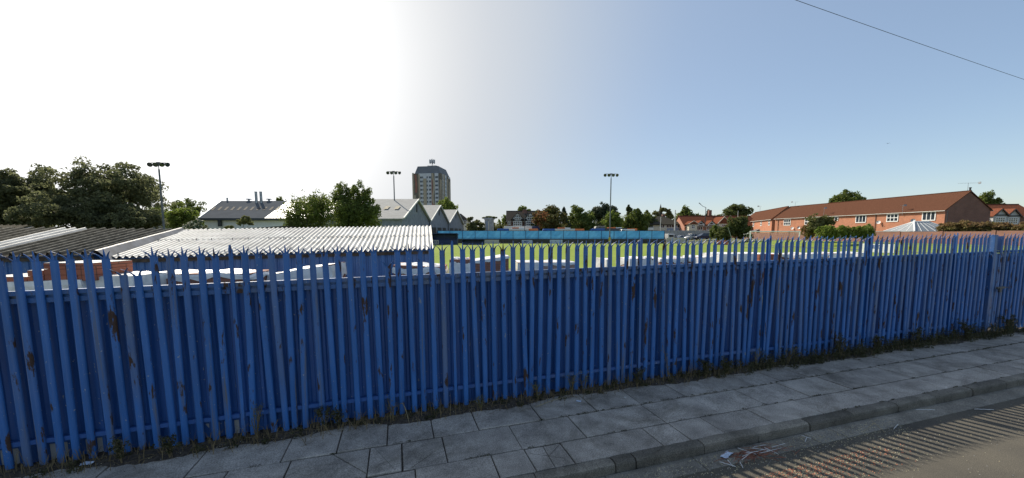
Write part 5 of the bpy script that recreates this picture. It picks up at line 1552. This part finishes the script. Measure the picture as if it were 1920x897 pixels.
o = m.build('bird', M_black); o.location = W(1664.5, 269.5, 75); o.rotation_euler = (0.2, -.1, .6); tag(o, 'tiny dark bird flying in the clear sky above the terrace', 'bird')

# ------------------------------------------------------------------ trees
def leaves(centres, radii, n_each, size, up=.25, r=rng, flat=1.0):
    cs = np.repeat(np.asarray(centres), n_each, axis=0); rs = np.repeat(np.asarray(radii), n_each, axis=0)
    N = len(cs)
    d = r.normal(size=(N, 3)); d /= np.linalg.norm(d, axis=1)[:, None]
    rad = r.uniform(.25, 1, size=N) ** .55
    p = cs + d * rs * rad[:, None]
    nrm = d * .6 + r.normal(size=(N, 3)) * .7 + np.array([0, 0, up]); nrm /= np.linalg.norm(nrm, axis=1)[:, None]
    a = np.cross(nrm, r.normal(size=(N, 3))); a /= np.linalg.norm(a, axis=1)[:, None]
    b_ = np.cross(nrm, a)
    s = size * r.uniform(.55, 1.3, size=N)[:, None]
    q = np.stack([p - a * s * .5, p + b_ * s * .32 , p + a * s * .5, p - b_ * s * .32], axis=1)
    return q.reshape(-1, 3)
def crown(name, quads, tones, mat, parent):
    n = len(quads) // 4
    me = bpy.data.meshes.new(name)
    me.vertices.add(n * 4); me.vertices.foreach_set('co', np.asarray(quads, dtype=np.float32).ravel())
    me.loops.add(n * 4); me.loops.foreach_set('vertex_index', np.arange(n * 4, dtype=np.int32))
    me.polygons.add(n); me.polygons.foreach_set('loop_start', np.arange(0, n * 4, 4, dtype=np.int32))
    at = me.attributes.new('tone', 'FLOAT', 'FACE'); at.data.foreach_set('value', np.asarray(tones, dtype=np.float32))
    me.materials.append(mat); me.update(); me.validate()
    o = bpy.data.objects.new(name, me); COL.objects.link(o); o.parent = parent
    return o
LM = {
 'dark': leaf_mat('dark green leaves', (.060, .078, .026), (.150, .170, .052), .45),
 'hazy': leaf_mat('glare lightened leaves', (.095, .108, .056), (.20, .21, .10), .6),  # leaf colour lightened to stand in for veiling glare
 'mid': leaf_mat('green leaves', (.070, .105, .025), (.200, .235, .055), .48),
 'bright': leaf_mat('bright green leaves', (.10, .155, .026), (.26, .31, .065), .48),
 'olive': leaf_mat('olive leaves', (.085, .095, .036), (.215, .215, .08), .45),
 'pine': leaf_mat('pine needles', (.026, .042, .022), (.065, .085, .04), .2),
 'autumn': leaf_mat('turning leaves', (.085, .105, .028), (.30, .115, .055), .42),
 'copper': leaf_mat('reddish shrub leaves', (.17, .165, .05), (.27, .16, .085), .45),
 'pale': leaf_mat('green leaves with white blossom', (.05, .08, .03), (.55, .52, .42), .2),
}
M_bark = pm('grey brown bark', (.075, .060, .045), var=.35, scale=6, rough=.95, stretch=(1, 1, .3), bump=.5)
def tree(px0, px1, ytop, Y, kind, label, seed, cbot=.28, shape='round', group='trees', name='tree', dens=1.0, ybot=None, depth=None, cat='tree', trunk=True, zoff=0):
    r = np.random.default_rng(seed)
    x0, x1 = XA(px0, Y), XA(px1, Y); cx = (x0 + x1) / 2; rx = (x1 - x0) / 2
    zb = ground_z(cx, Y); H = zat(ytop, Y) - zb
    t = thing(name, label, cat, (cx, Y, zb), 0, group)
    zb0 = cbot * H if ybot is None else zat(ybot, Y) - zb
    rz = (H - zb0) / 2; cz = zb0 + rz; ry = depth if depth else rx
    px_m = Y / 383.0                                   # one render pixel in metres
    size = max(.18, (2.2 if kind == 'hazy' else 1.7) * px_m)
    nl = {'round': 14, 'wide': 20, 'cone': 14, 'weep': 16, 'column': 10, 'hedge': 16, 'airy': 12}[shape]
    C_, Rr = [], []
    for i in range(nl):
        if shape in ('cone',):
            u = (i + .5) / nl; w = (1 - u) ** .8; a = r.uniform(0, 6.28)
            C_.append((rx * .55 * w * math.cos(a), ry * .55 * w * math.sin(a), zb0 + (H - zb0) * u * .96)); s = .42 * w + .09
            Rr.append((rx * s, ry * s, rz * .2 + .02 * H))
        elif shape == 'hedge':
            u = (i + .5) / nl; C_.append(((2 * u - 1) * rx * .88, r.uniform(-.5, .5) * ry, cz + r.uniform(-.25, .22) * rz)); Rr.append((rx * .16, ry * .7, rz * r.uniform(.62, .82)))
        else:
            d = r.normal(size=3); d /= np.linalg.norm(d)
            if d[2] < -.75 and shape not in ('weep', 'airy'): d[2] *= -.5
            k = r.uniform(.48, .74)
            s = r.uniform(.32, .50) if shape != 'airy' else r.uniform(.16, .3)
            c_ = np.array([d[0] * rx * k, d[1] * ry * k, cz + d[2] * rz * k])
            if shape == 'wide': c_[2] += rz * .05
            C_.append(c_); Rr.append((rx * s, ry * s, rz * s * (1.0 if shape != 'wide' else .72)))
    if shape in ('round', 'wide'):
        C_.append((0, 0, cz)); Rr.append((rx * .55, ry * .55, rz * .55)); C_.append((r.uniform(-.2, .2) * rx, 0, H - rz * .36)); Rr.append((rx * .36, ry * .36, rz * .36))
    C_ = np.array(C_); Rr = np.array(Rr)
    # sub-clumps on each lobe, so the outline is ragged
    sub_c, sub_r = [], []
    for c_, rr in zip(C_, Rr):
        nsub = 13
        d = r.normal(size=(nsub, 3)); d /= np.linalg.norm(d, axis=1)[:, None]
        for q in d:
            sub_c.append(c_ + q * rr * r.uniform(.55, .95)); sub_r.append(rr * r.uniform(.24, .42))
        sub_c.append(c_); sub_r.append(rr * .75); sub_c.append(c_); sub_r.append(rr * .6)
    sub_c = np.array(sub_c); sub_r = np.array(sub_r)
    area = math.pi * rx * rz * 4 * 1.3
    tot = int(min(30000, max(1800, area / (size * size * .32) * 2.0 * dens * (.45 if shape == 'airy' else 1))))
    ne = max(3, tot // len(sub_c))
    if shape == 'weep': sub_r[:, 2] *= 2.0
    q = leaves(sub_c, sub_r, ne, size, r=r)
    tone = np.repeat(r.beta(1.6, 2.0, size=len(sub_c)), ne) * .6 + r.uniform(0, .4, size=len(sub_c) * ne)
    if kind == 'autumn':
        side = (sub_c[:, 0] < -rx * .25) * (r.uniform(size=len(sub_c)) > .35) * r.uniform(.2, 1, size=len(sub_c)); tone = np.clip(np.repeat(side * .75, ne) + r.uniform(0, .22, size=len(sub_c) * ne) , 0, 1)
    if kind == 'copper':
        tone = np.clip(np.repeat(r.uniform(0, .6, len(sub_c)) + .35 * ((sub_c[:, 2] - cz) / rz > .2), ne) + r.uniform(-.15, .15, size=len(sub_c) * ne), 0, 1)
    if kind == 'pale': tone = (r.uniform(size=len(sub_c) * ne) > .62) * r.uniform(.5, 1, size=len(sub_c) * ne)
    sx_ = 1.0 * rx / max(1e-3, np.percentile(np.abs(q[:, 0]), 98.5)); q[:, 0] *= sx_
    ztop = np.percentile(q[:, 2], 99.6); q[:, 2] = zb0 + (q[:, 2] - zb0) * (H - zb0) / max(.1, ztop - zb0)
    C_ = C_ * np.array([min(sx_, 1.3), 1, 1])
    q[:, 2] = np.maximum(q[:, 2], .03)
    crown('crown', q, tone, LM[kind], t)
    if trunk:
        m = MB(); tr_ = max(.09, .028 * H)
        bend = r.uniform(-.04, .04, 2) * H
        top = Vector((bend[0], bend[1], max(zb0 + rz * .6, .5)))
        m.tube((0, 0, 0), (bend[0] * .3, bend[1] * .3, zb0 * .8 + .2), tr_ * 1.25, tr_ * .9, n=8); m.tube((bend[0] * .3, bend[1] * .3, zb0 * .8 + .2), top, tr_ * .9, tr_ * .4, n=7)
        for i in range(6):
            c_ = Vector(C_[i % len(C_)]); s_ = Vector((bend[0] * .3, bend[1] * .3, zb0 * .8 + .2)).lerp(top, (i + .5) / 7)
            m.path([s_, s_.lerp(c_, .5) + Vector((0, 0, .1 * rz)), c_ * 1.0], [tr_ * .5, tr_ * .32, tr_ * .12], 5)
        m.build('trunk', M_bark, t)
    return t
tree(-45, 62, 322, 58, 'hazy', 'tall dark tree at the left edge of the skyline', 11, cbot=.08, dens=1.7)
tree(36, 122, 335, 62, 'hazy', 'ragged dark tree between the left edge tree and the big spreading tree', 12, cbot=.06, shape='wide', dens=1.5)
tree(108, 278, 306, 60, 'hazy', 'biggest dark spreading tree on the left skyline', 13, cbot=.10, shape='wide', dens=1.7)
tree(60, 200, 372, 55, 'hazy', 'lower dark tree filling the foot of the big spreading tree', 14, cbot=.05, dens=1.2)
tree(196, 296, 385, 56, 'hazy', 'dark bush low beside the left floodlight mast', 15, cbot=.03, dens=1.1, name='bush', cat='bush')
tree(255, 330, 384, 100, 'mid', 'hazy green tree behind the left floodlight mast', 16, cbot=.1)
tree(322, 402, 376, 92, 'mid', 'rounded green tree left of the grey works roof', 17, cbot=.1)
tree(312, 384, 392, 74, 'bright', 'lighter green bush in front of the rounded tree', 18, cbot=.02, name='bush', cat='bush')
tree(344, 392, 413, 45, 'pale', 'bush speckled with white blossom above the white corrugated roof', 19, cbot=.05, name='flowering_bush', cat='bush', dens=.8)
tree(516, 545, 372, 130, 'mid', 'treetop peeping over the grey works roof', 20)
tree(428, 472, 406, 42, 'olive', 'sparse sapling in front of the white works wall', 21, shape='airy', cbot=.25, dens=1.1)
tree(536, 624, 365, 44, 'mid', 'drooping birch in front of the works', 22, cbot=.2, shape='weep', dens=.8)
tree(624, 712, 345.5, 47, 'mid', 'dense round tree with ragged top beside the drooping birch', 23, cbot=.14, dens=1.15)
tree(819, 860, 373, 140, 'bright', 'bright green tree behind the second works gable', 24)
tree(866, 908, 408, 105, 'olive', 'thin scrubby trees between works and turret', 25, shape='airy', cbot=.1, dens=1.7)
tree(874, 900, 416, 104, 'olive', 'low dull bush at the foot of the scrubby trees', 26, cbot=.02, name='bush', cat='bush')
tree(906, 934, 405.5, 112.6, 'dark', 'shrubs sprouting from the top of the grey turret', 27, shape='airy', ybot=413, trunk=False, name='shrub', cat='shrub', dens=1.4)
tree(932, 954, 404, 131, 'bright', 'small light green tree left of the half timbered house', 28, cbot=.05)
tree(966, 998, 388, 150, 'mid', 'dark treetop above the ridge of the half timbered house', 29)
tree(1001, 1062, 387, 106, 'autumn', 'tree turning red on its left side beside the half timbered house', 30, cbot=.12, dens=1.1)
tree(1044, 1070, 390, 122, 'pine', 'spiky dark conifer right of the red turning tree', 31, shape='cone', cbot=.06)
tree(1062, 1112, 386, 104, 'mid', 'pale barked green tree between the two buses', 32, cbot=.1, dens=.9)
tree(1108, 1158, 383.5, 120, 'pine', 'dark pine with a clumped crown left of the right floodlight', 33, cbot=.08, shape='wide', dens=1.2)
tree(1132, 1168, 396, 101, 'bright', 'yellow green tree behind the foot of the right floodlight', 34, cbot=.05)
tree(1158, 1196, 386, 124, 'dark', 'pointed dark tree behind the big round green tree', 35, shape='cone', cbot=.05, dens=1.3)
tree(1166, 1214, 393, 104, 'mid', 'big round green tree right of the right floodlight', 36, cbot=.05, dens=1.2)
tree(1198, 1230, 397, 128, 'dark', 'dark trees between the round green tree and the spire', 37, cbot=.05)
tree(1226, 1258, 390, 145, 'olive', 'airy tree in front of the church spire', 38, shape='airy', dens=2.0, cbot=.3)
tree(1265, 1300, 388, 150, 'mid', 'rounded domed tree right of the tall pale pole', 39, cbot=.1, dens=1.2)
tree(1292, 1350, 400.5, 150, 'dark', 'low dark line of trees above the red roofs', 40, shape='hedge', cbot=.3)
tree(1318, 1334, 394, 140, 'pine', 'small conifer beside the street lamp', 41, shape='cone', cbot=.2)
tree(1354, 1403, 384, 165, 'dark', 'flat topped cedar above the red roofs', 42, shape='wide', cbot=.55, dens=1.4)
tree(1194, 1208, 418, 118, 'bright', 'small shrub at the left corner of the cream house', 43, cbot=.02, name='bush', cat='bush', trunk=False)
tree(1331, 1352, 423, 84, 'mid', 'leftmost of the dark bushes beside the parked cars', 44, cbot=.0, name='bush', cat='bush', trunk=False, dens=1.3)
tree(1345, 1372, 426, 82, 'dark', 'low dark bush in the middle of the bush group', 45, cbot=.0, name='bush', cat='bush', trunk=False, dens=1.3)
tree(1361, 1402, 407, 83, 'dark', 'tallest dark bush, right of the bush group', 46, cbot=.0, name='bush', cat='bush', trunk=True, dens=1.4)
tree(1384, 1408, 424, 82, 'dark', 'dark bush spilling right from the bush group', 47, cbot=.0, name='bush', cat='bush', trunk=False, dens=1.2)
tree(1552, 1618, 359, 110, 'mid', 'broad green tree behind the terrace ridge', 48, cbot=.3, dens=1.1)
tree(1822, 1868, 361, 90, 'mid', 'green tree behind the dark end gable', 49, cbot=.3, dens=1.1)
tree(1512, 1564, 404, 66, 'olive', 'shrubby tree with reddish tips against the terrace wall', 50, cbot=.1, dens=1.2)
tree(1506, 1528, 417, 67, 'copper', 'purplish shrub at the left of the shrubby tree', 51, cbot=.05, name='shrub', cat='shrub', trunk=False)
tree(1536, 1630, 423, 58, 'bright', 'bright green clipped hedge bulging over the garden wall', 52, shape='hedge', ybot=452, depth=1.3, name='hedge', cat='hedge', trunk=False, dens=1.5)
tree(1762, 1800, 417, 55, 'copper', 'leftmost reddish shrub against the dark gable', 53, ybot=440, name='shrub', cat='shrub', trunk=False, dens=1.2, group='reddish shrubs along the garden wall')
tree(1790, 1838, 414, 54, 'copper', 'reddish shrub with feathery tops under the middle of the gable', 54, ybot=441, name='shrub', cat='shrub', trunk=False, dens=1.2, group='reddish shrubs along the garden wall')
tree(1826, 1874, 416, 53, 'copper', 'reddish shrub under the right edge of the gable', 55, ybot=442, name='shrub', cat='shrub', trunk=False, dens=1.2, group='reddish shrubs along the garden wall')
tree(1862, 1904, 418, 52, 'copper', 'reddish shrub below the white gabled bays', 56, ybot=444, name='shrub', cat='shrub', trunk=False, dens=1.2, group='reddish shrubs along the garden wall')
tree(1892, 1945, 417, 51, 'copper', 'reddish shrub at the right edge above the gate', 57, ybot=444, name='shrub', cat='shrub', trunk=False, dens=1.2, group='reddish shrubs along the garden wall')
tree(1850, 1870, 417, 70, 'dark', 'dark bush between the gable and the white bays', 58, cbot=.02, name='bush', cat='bush', trunk=False)
tree(690, 704, 420, 66, 'olive', 'weedy bush at the works wall left of the middle floodlight', 59, cbot=.05, name='bush', cat='bush', trunk=False)
tree(996, 1066, 412, 128, 'dark', 'low dark undergrowth behind the left bus', 61, shape='hedge', cbot=.02, name='undergrowth', cat='bushes', trunk=False, dens=1.2, depth=3)
tree(1060, 1134, 411, 130, 'dark', 'low dark undergrowth between the two right buses', 62, shape='hedge', cbot=.02, name='undergrowth', cat='bushes', trunk=False, dens=1.2, depth=3)
tree(1128, 1204, 410, 131, 'dark', 'low dark undergrowth behind the right floodlight mast', 63, shape='hedge', cbot=.02, name='undergrowth', cat='bushes', trunk=False, dens=1.2, depth=3)
tree(908, 950, 418, 128, 'olive', 'low undergrowth between the turret and the half timbered house', 64, shape='hedge', cbot=.02, name='undergrowth', cat='bushes', trunk=False, dens=1.2, depth=3)
# distant tree belt that closes the skyline
dv, dt_ = [], []
r = np.random.default_rng(99)
cs, rs = [], []
for x in np.arange(-420, 420, 7.5):
    yb = 330 + r.uniform(-25, 25); hh = r.uniform(5, 10)
    cs.append((x, yb, hh * .5)); rs.append((r.uniform(5, 8), 6, hh * .55))
q = leaves(cs, rs, 90, 2.0, r=r)
o = crown('distant_trees', q, np.repeat(r.uniform(.1, .6, len(cs)), 90) + r.uniform(0, .3, len(cs) * 90), LM['dark'], None); o['kind'] = 'stuff'
# ------------------------------------------------------------------ weeds, litter and debris in the street
def st(s, q, z): return STREET @ Vector((s, q, z))
r = np.random.default_rng(5)
M_dry = pm('dry grass stalks', (.16, .12, .06), var=.35, scale=9, rough=.9)
M_greenweed = leaf_mat('weed leaves', (.030, .034, .015), (.105, .100, .042), .25)
def blades(n, s0, s1, hmax, seed, dens=None, tip=.3):
    rr = np.random.default_rng(seed); m = MB()
    k = 0
    while k < n:
        s = rr.uniform(s0, s1)
        if dens and rr.uniform() > dens(s): continue
        k += 1
        q = -abs(rr.normal(0, .13)) - .01; h = hmax * rr.beta(1.3, 3.0) + .02
        a = rr.uniform(0, 6.28); l = h * rr.uniform(.1, 1.2); w = rr.uniform(.0018, .0045)
        p0 = Vector((s, q, .0)); p1 = p0 + Vector((math.cos(a) * l * .4, math.sin(a) * l * .25, h * .7)); p2 = p0 + Vector((math.cos(a) * l, math.sin(a) * l * .6, h * rr.uniform(.7, 1.05)))
        sd_ = Vector((-math.sin(a), math.cos(a), 0)) * w
        if rr.uniform() < .5: sd_ = Vector((w, 0, 0))
        m.add([p0 - sd_, p0 + sd_, p1 + sd_ * .8, p1 - sd_ * .8, p2], [(0, 1, 2, 3), (3, 2, 4)])
    return m
dn = lambda s: .45 + .3 * math.sin(s * 2.3) ** 2 + .35 * smooth(2, 6, s)
o = blades(3000, -6, 14, .36, 1, dn).build('dry_grass', M_dry, M=STREET); o['kind'] = 'stuff'
# fallen stalks matted on the soil
m = MB(); rr = np.random.default_rng(21)
for k in range(900):
    s = rr.uniform(-6, 14); q = -abs(rr.normal(.02, .13)); a = rr.normal(0, .6); L = rr.uniform(.05, .24); c_ = Vector((s, q, .03 * max(0, 1 + q / .25) + rr.uniform(.004, .018))); d = Vector((math.cos(a) * L / 2, math.sin(a) * L / 2, rr.normal(0, .01)))
    m.path([c_ - d, c_ + Vector((0, rr.normal(0, .01), .004)), c_ + d], .0019, 3)
o = m.build('fallen_stalks', M_dry, M=STREET); o['kind'] = 'stuff'
# low weeds: leaf clusters
cl_c, cl_r = [], []
s = -5.5
while s < 14.5:
    d_ = dn(s)
    if r.uniform() < d_ * (.42 + .45 * smooth(3, 5.5, s)):
        hh = r.uniform(.02, .10) + .16 * smooth(3.5, 7, s) * r.uniform()
        cl_c.append((s, -r.uniform(.0, .24) - .14 * smooth(3.5, 8, s) * r.uniform(), hh * .6)); cl_r.append((r.uniform(.04, .12), r.uniform(.03, .08), hh))
    s += r.uniform(.03, .10) * (1 - .5 * smooth(4, 7, s))
q = leaves(cl_c, cl_r, 70, .028, r=r); q[:, 2] = np.maximum(q[:, 2], .004)
o = crown('weeds', q, np.repeat(r.beta(1.5, 2, len(cl_c)), 70) * .7 + r.uniform(0, .3, len(cl_c) * 70), M_greenweed, None); o.matrix_world = STREET; o['kind'] = 'stuff'
# moss and weeds in the slab joints
cl_c, cl_r = [], []
for qj in (-.71, -1.29):
    s = -5
    while s < 16:
        if r.uniform() < (.92 if (qj > -1 and s > 2) else .22):
            cl_c.append((s, qj + r.normal(0, .006), .004)); cl_r.append((r.uniform(.03, .09), .011 + (.022 * r.uniform() if (qj > -1 and s > 2) else .006), .012))
        s += r.uniform(.06, .18)
for s in np.arange(5.5, 16, .25):
    if r.uniform() < .45: cl_c.append((s, -1.74, .006)); cl_r.append((r.uniform(.03, .1), .012, .012))
q = leaves(cl_c, cl_r, 40, .014, r=r); q[:, 2] = np.maximum(q[:, 2], .002)
o = crown('joint_moss', q, r.uniform(0, .5, len(cl_c) * 40), M_greenweed, None); o.matrix_world = STREET; o['kind'] = 'stuff'
# single tall weeds one can point at
def weed(s, q, h, label, seed, dead=False, n=3, leafy=True):
    rr = np.random.default_rng(seed)
    t = thing('weed', label, 'weed', st(s, q, 0.01), 0, 'tall weeds at the fence foot')
    m = MB(); tips = []
    for k in range(n):
        a = rr.uniform(0, 6.28); l = h * rr.uniform(.08, .35); hh = h * rr.uniform(.6, 1)
        p = [Vector((0, 0, -.02)), Vector((math.cos(a) * l * .3, math.sin(a) * l * .2, hh * .4)), Vector((math.cos(a) * l * .6, math.sin(a) * l * .4, hh * .75)), Vector((math.cos(a) * l, math.sin(a) * l * .6, hh))]
        m.path(p, [.006, .005, .004, .002], 5); tips += p[1:]
        for b in range(3):
            o_ = p[1].lerp(p[3], rr.uniform()); d = Vector((rr.normal(0, .05), rr.normal(0, .03), rr.uniform(.03, .1))); m.path([o_, o_ + d], [.003, .0012], 4); tips.append(o_ + d)
    m.build('stem', M_dry, t)
    if leafy:
        q = leaves([tuple(p) for p in tips], [(.03, .03, .035)] * len(tips), 16 if not dead else 7, .024 if not dead else .016, r=rr)
        crown('leaves', q, rr.uniform(.1 if not dead else .6, .9, len(tips) * (16 if not dead else 7)), M_greenweed if not dead else LM['olive'], t)
    return t
wl = [(-3.0, -.20, .26, 'bright leafy weed at the far left of the fence foot', 1, False, 4), (-2.55, -.22, .2, 'low spreading weed right of the leafy one at far left', 2, False, 5), (-1.72, -.1, .45, 'bundle of dry upright stalks by the first pointed post', 3, True, 5), (-.95, -.12, .28, 'flowering weed with white tips, left of the pair', 4, False, 4), (-.78, -.13, .26, 'flowering weed with white tips, right of the pair', 5, False, 4), (-.1, -.14, .32, 'yellowing grassy weed left of the bent straw stalk', 6, True, 4),
      (1.1, -.2, .2, 'straw coloured tuft drooping over the slabs, middle left', 7, True, 6), (2.0, -.12, .3, 'pale seedy weed below the shed corner', 8, True, 4), (2.55, -.13, .34, 'greenish seedy weed beside the litter scrap', 9, True, 5), (2.75, -.15, .32, 'pale seedy weed nearest the blue litter scrap', 10, True, 4), (3.7, -.16, .34, 'bushy seedy weed before the third post', 11, False, 5), (4.35, -.12, .62, 'tallest bare dead stalk in the middle of the fence', 12, True, 2), (5.05, -.2, .26, 'dark leafy weed mound right of the dead stalk', 13, False, 9), (5.45, -.22, .24, 'second dark leafy mound along the fence', 14, False, 9),
      (6.2, -.14, .5, 'dead twiggy stalk leaning left, right half of the fence', 15, True, 3), (7.0, -.14, .42, 'branching dead weed by the fourth post', 16, True, 4), (8.3, -.2, .45, 'climbing dark weed against the right pales', 17, False, 7), (9.4, -.18, .35, 'scruffy weed before the sheeting gap', 18, False, 6), (10.6, -.2, .38, 'ragged weed below the white streaked gap', 19, False, 7), (12.3, -.2, .45, 'big dark weed clump left of the gate', 20, False, 10), (13.9, -.2, .5, 'weed clump growing in front of the gate', 21, False, 10)]
for a in wl: weed(*a)
# litter and sticks
def stick(s, q, L, ang, label, mat, rad=.004, z=-.112, bend=0.0, name='stick', cat='stick'):
    m = MB(); n = 6; pts = []
    for k in range(n + 1):
        u = k / n - .5; pts.append(Vector((math.cos(ang) * u * L - math.sin(ang) * bend * (1 - 4 * u * u), math.sin(ang) * u * L + math.cos(ang) * bend * (1 - 4 * u * u), rad + .004 * (k % 2))))
    m.path(pts, rad, 6); o = m.build(name, mat); o.matrix_world = STREET @ Matrix.Translation((s, q, z)); return tag(o, label, cat, 'pale sticks lying in the gutter')
M_whitestick = pm('bleached stick', (.55, .55, .55), var=.15, scale=20)
M_straw = pm('straw', (.30, .25, .15), var=.25, scale=15)
def g_at(px, py, z=-.115):
    rr = ray(px, py); pn = (STREET.to_3x3() @ Vector((0, 0, 1))); o = STREET.translation
    k = ((o - CAM).dot(pn) + z) / rr.dot(pn); P = STREET.inverted() @ (CAM + rr * k)
    return P.x, P.y
for (px, py, L, ang, lab) in [(1364, 872, .16, -.9, 'bleached stick, long arm of the crossed pair in the gutter'), (1369, 870, .12, 1.2, 'bleached stick, short arm of the crossed pair in the gutter'), (1390, 873, .11, 1.0, 'lone bleached stick right of the crossed pair'), (1511, 826, .13, .5, 'bleached stick lying flat in the gutter near the twig pile'), (1512, 821, .10, -1.2, 'short bleached stick standing off its neighbour'), (1735, 769.5, .26, -.35, 'long bleached stick in the gutter beside the kerb'), (1680, 801, .2, .3, 'bleached stick at the edge of the shadow band'), (1832, 740, .24, -.1, 'bleached stick far along the gutter'), (1845, 769, .25, -.4, 'bleached stick lying across the striped shadow')]:
    s, q = g_at(px, py); stick(s, q, L, ang, lab, M_whitestick, .0045)
for (px, py, L, ang, lab) in [(1630, 802, .42, .25, 'thin straw lying crosswise in the gutter'), (1640, 795, .5, .9, 'longer straw slanting over the other straw')]:
    s, q = g_at(px, py); stick(s, q, L, ang, lab, M_straw, .003)
# heap of reddish twigs with pale sticks and a scrap of plastic
s, q = g_at(1420, 853)
tp = thing('twig_pile', 'heap of reddish twigs and pale sticks washed against the kerb', 'twigs', (0, 0, 0)); tp.matrix_world = STREET @ Matrix.Translation((s, q, -.112))
M_redtwig = pm('reddish twigs', (.24, .085, .05), var=.3, scale=15); rr = np.random.default_rng(3)
m = MB()
for k in range(110):
    c_ = Vector((rr.normal(0, .22), rr.normal(0, .05) + .0, abs(rr.normal(0, .014)))); c_.y += .10 * c_.x * 0
    a = rr.uniform(-.8, .8) + (3.14 if rr.uniform() < .5 else 0); L = rr.uniform(.05, .22); d = Vector((math.cos(a) * L / 2, math.sin(a) * L / 2, rr.normal(0, .012)))
    m.path([c_ - d, c_ + Vector((0, 0, .006)), c_ + d], .0022, 4)
m.build('red_twigs', M_redtwig, tp)
m = MB()
for k in range(12):
    c_ = Vector((rr.normal(.05, .2), rr.normal(.02, .04), .02 + abs(rr.normal(0, .01)))); a = rr.uniform(-.9, .9); L = rr.uniform(.12, .34); d = Vector((math.cos(a) * L / 2, math.sin(a) * L / 2, rr.normal(0, .015)))
    m.path([c_ - d, c_ + d], .0035, 5)
m.build('pale_sticks', M_whitestick, tp)
def scrap(px, py, label, mat, size=.06, z=-.11, seed=1, asp=1.6):
    s, q = g_at(px, py, z); rr = np.random.default_rng(seed); m = MB(); v = []
    n = 6
    for j in range(n):
        for i in range(n): v.append(((i / (n - 1) - .5) * size * asp + rr.normal(0, size * .04), (j / (n - 1) - .5) * size + rr.normal(0, size * .04), .006 + abs(rr.normal(0, size * .10))))
    m.add(v, [(j * n + i, j * n + i + 1, j * n + i + n + 1, j * n + i + n) for j in range(n - 1) for i in range(n - 1)])
    m.add([(p[0], p[1], p[2] - .003) for p in v], [(j * n + i, j * n + i + n, j * n + i + n + 1, j * n + i + 1) for j in range(n - 1) for i in range(n - 1)])
    o = m.build('litter_scrap', mat); o.matrix_world = STREET @ Matrix.Translation((s, q, z)) @ Matrix.Rotation(rr.uniform(-.6, .6), 4, 'Z'); return tag(o, label, 'litter')
M_litter = pm('bluish plastic', (.50, .58, .70), var=.15, scale=30, rough=.4)
scrap(1085, 753, 'small pale blue scrap of plastic on the slabs below the seedy weeds', M_litter, .045, 0.004, 2)
scrap(164, 870, 'crumpled silvery wrapper at the far left of the fence foot', M_litter, .06, .02, 3, 1.9)
scrap(1362, 854.5, 'crumpled grey plastic at the left end of the twig heap', M_litter, .07, -.108, 4, 2.6)
scrap(1172, 746, 'grey pebble sized lump by the fence soil', M_gutter, .03, .003, 5, 1.2)
# long dry stalks lying on the soil
for k, (a, b_, lab) in enumerate([((398, 832), (478, 822), 'long pale root lying along the slab edge on the left'), ((1004, 765), (1066, 745), 'long pale stalk curving over the slabs in the middle'), ((745, 775), (768, 798), 'bent straw stalk arching from the soil'), ((60, 866), (150, 852), 'dry stem lying at the left end of the fence')]):
    s0, q0 = g_at(*a, .01); s1, q1 = g_at(*b_, .01); m = MB(); pts = []
    for i in range(7):
        u = i / 6; pts.append(Vector((s0 + (s1 - s0) * u, q0 + (q1 - q0) * u + .03 * math.sin(u * 3.1), .022 + .05 * math.sin(u * 3.14) * (k == 2) * 4)))
    m.path(pts, [.005, .006, .006, .005, .005, .004, .002], 5); o = m.build('dry_stalk', M_straw); o.matrix_world = STREET; tag(o, lab, 'stalk', 'dry stalks on the soil')
# gravelly grit and pinkish seed husks scattered over the road edge
def grit(n, pos, size, mats, name, seed):
    rr = np.random.default_rng(seed); m = MB()
    for k in range(n):
        s, q = pos(rr); z = -.117 if q < -2.13 else -.108
        sz = size * rr.uniform(.5, 1.5); a = rr.uniform(0, 6.28); c_, s_ = math.cos(a) * sz, math.sin(a) * sz
        m.cur = int(rr.integers(0, len(mats)))
        m.add([(s - c_, q - s_, z), (s + s_ * .7, q - c_ * .7, z), (s + c_, q + s_, z), (s - s_ * .7, q + c_ * .7, z), (s, q, z + sz * .9)], [(0, 1, 4), (1, 2, 4), (2, 3, 4), (3, 0, 4)])
    o = m.build(name, mats); o.matrix_world = STREET; o['kind'] = 'stuff'; return o
M_g1 = pm('cream grit', (.42, .37, .24), var=.2); M_g2 = pm('pink husk', (.48, .19, .11), var=.2); M_g3 = pm('grey grit', (.25, .25, .24), var=.2)
grit(2600, lambda rr: (rr.uniform(1.2, 6.5) , -1.93 - abs(rr.normal(0, .33))), .0062, [M_g1, M_g1, M_g3], 'grit', 11)
grit(2600, lambda rr: (2.6 + rr.beta(1.4, 2.2) * 3.4, -2.38 - abs(rr.normal(0, .16)) - .0), .0075, [M_g2, M_g1], 'pink_husks', 12)
grit(1500, lambda rr: (rr.uniform(-5, 13), -.05 - abs(rr.normal(0, .18))), .006, [M_g3, M_g1, M_soil], 'soil_grit', 13).location.z += .125
grit(900, lambda rr: (rr.uniform(5, 16), -1.95 - abs(rr.normal(0, .9))), .0055, [M_g1, M_g3], 'road_grit', 14)
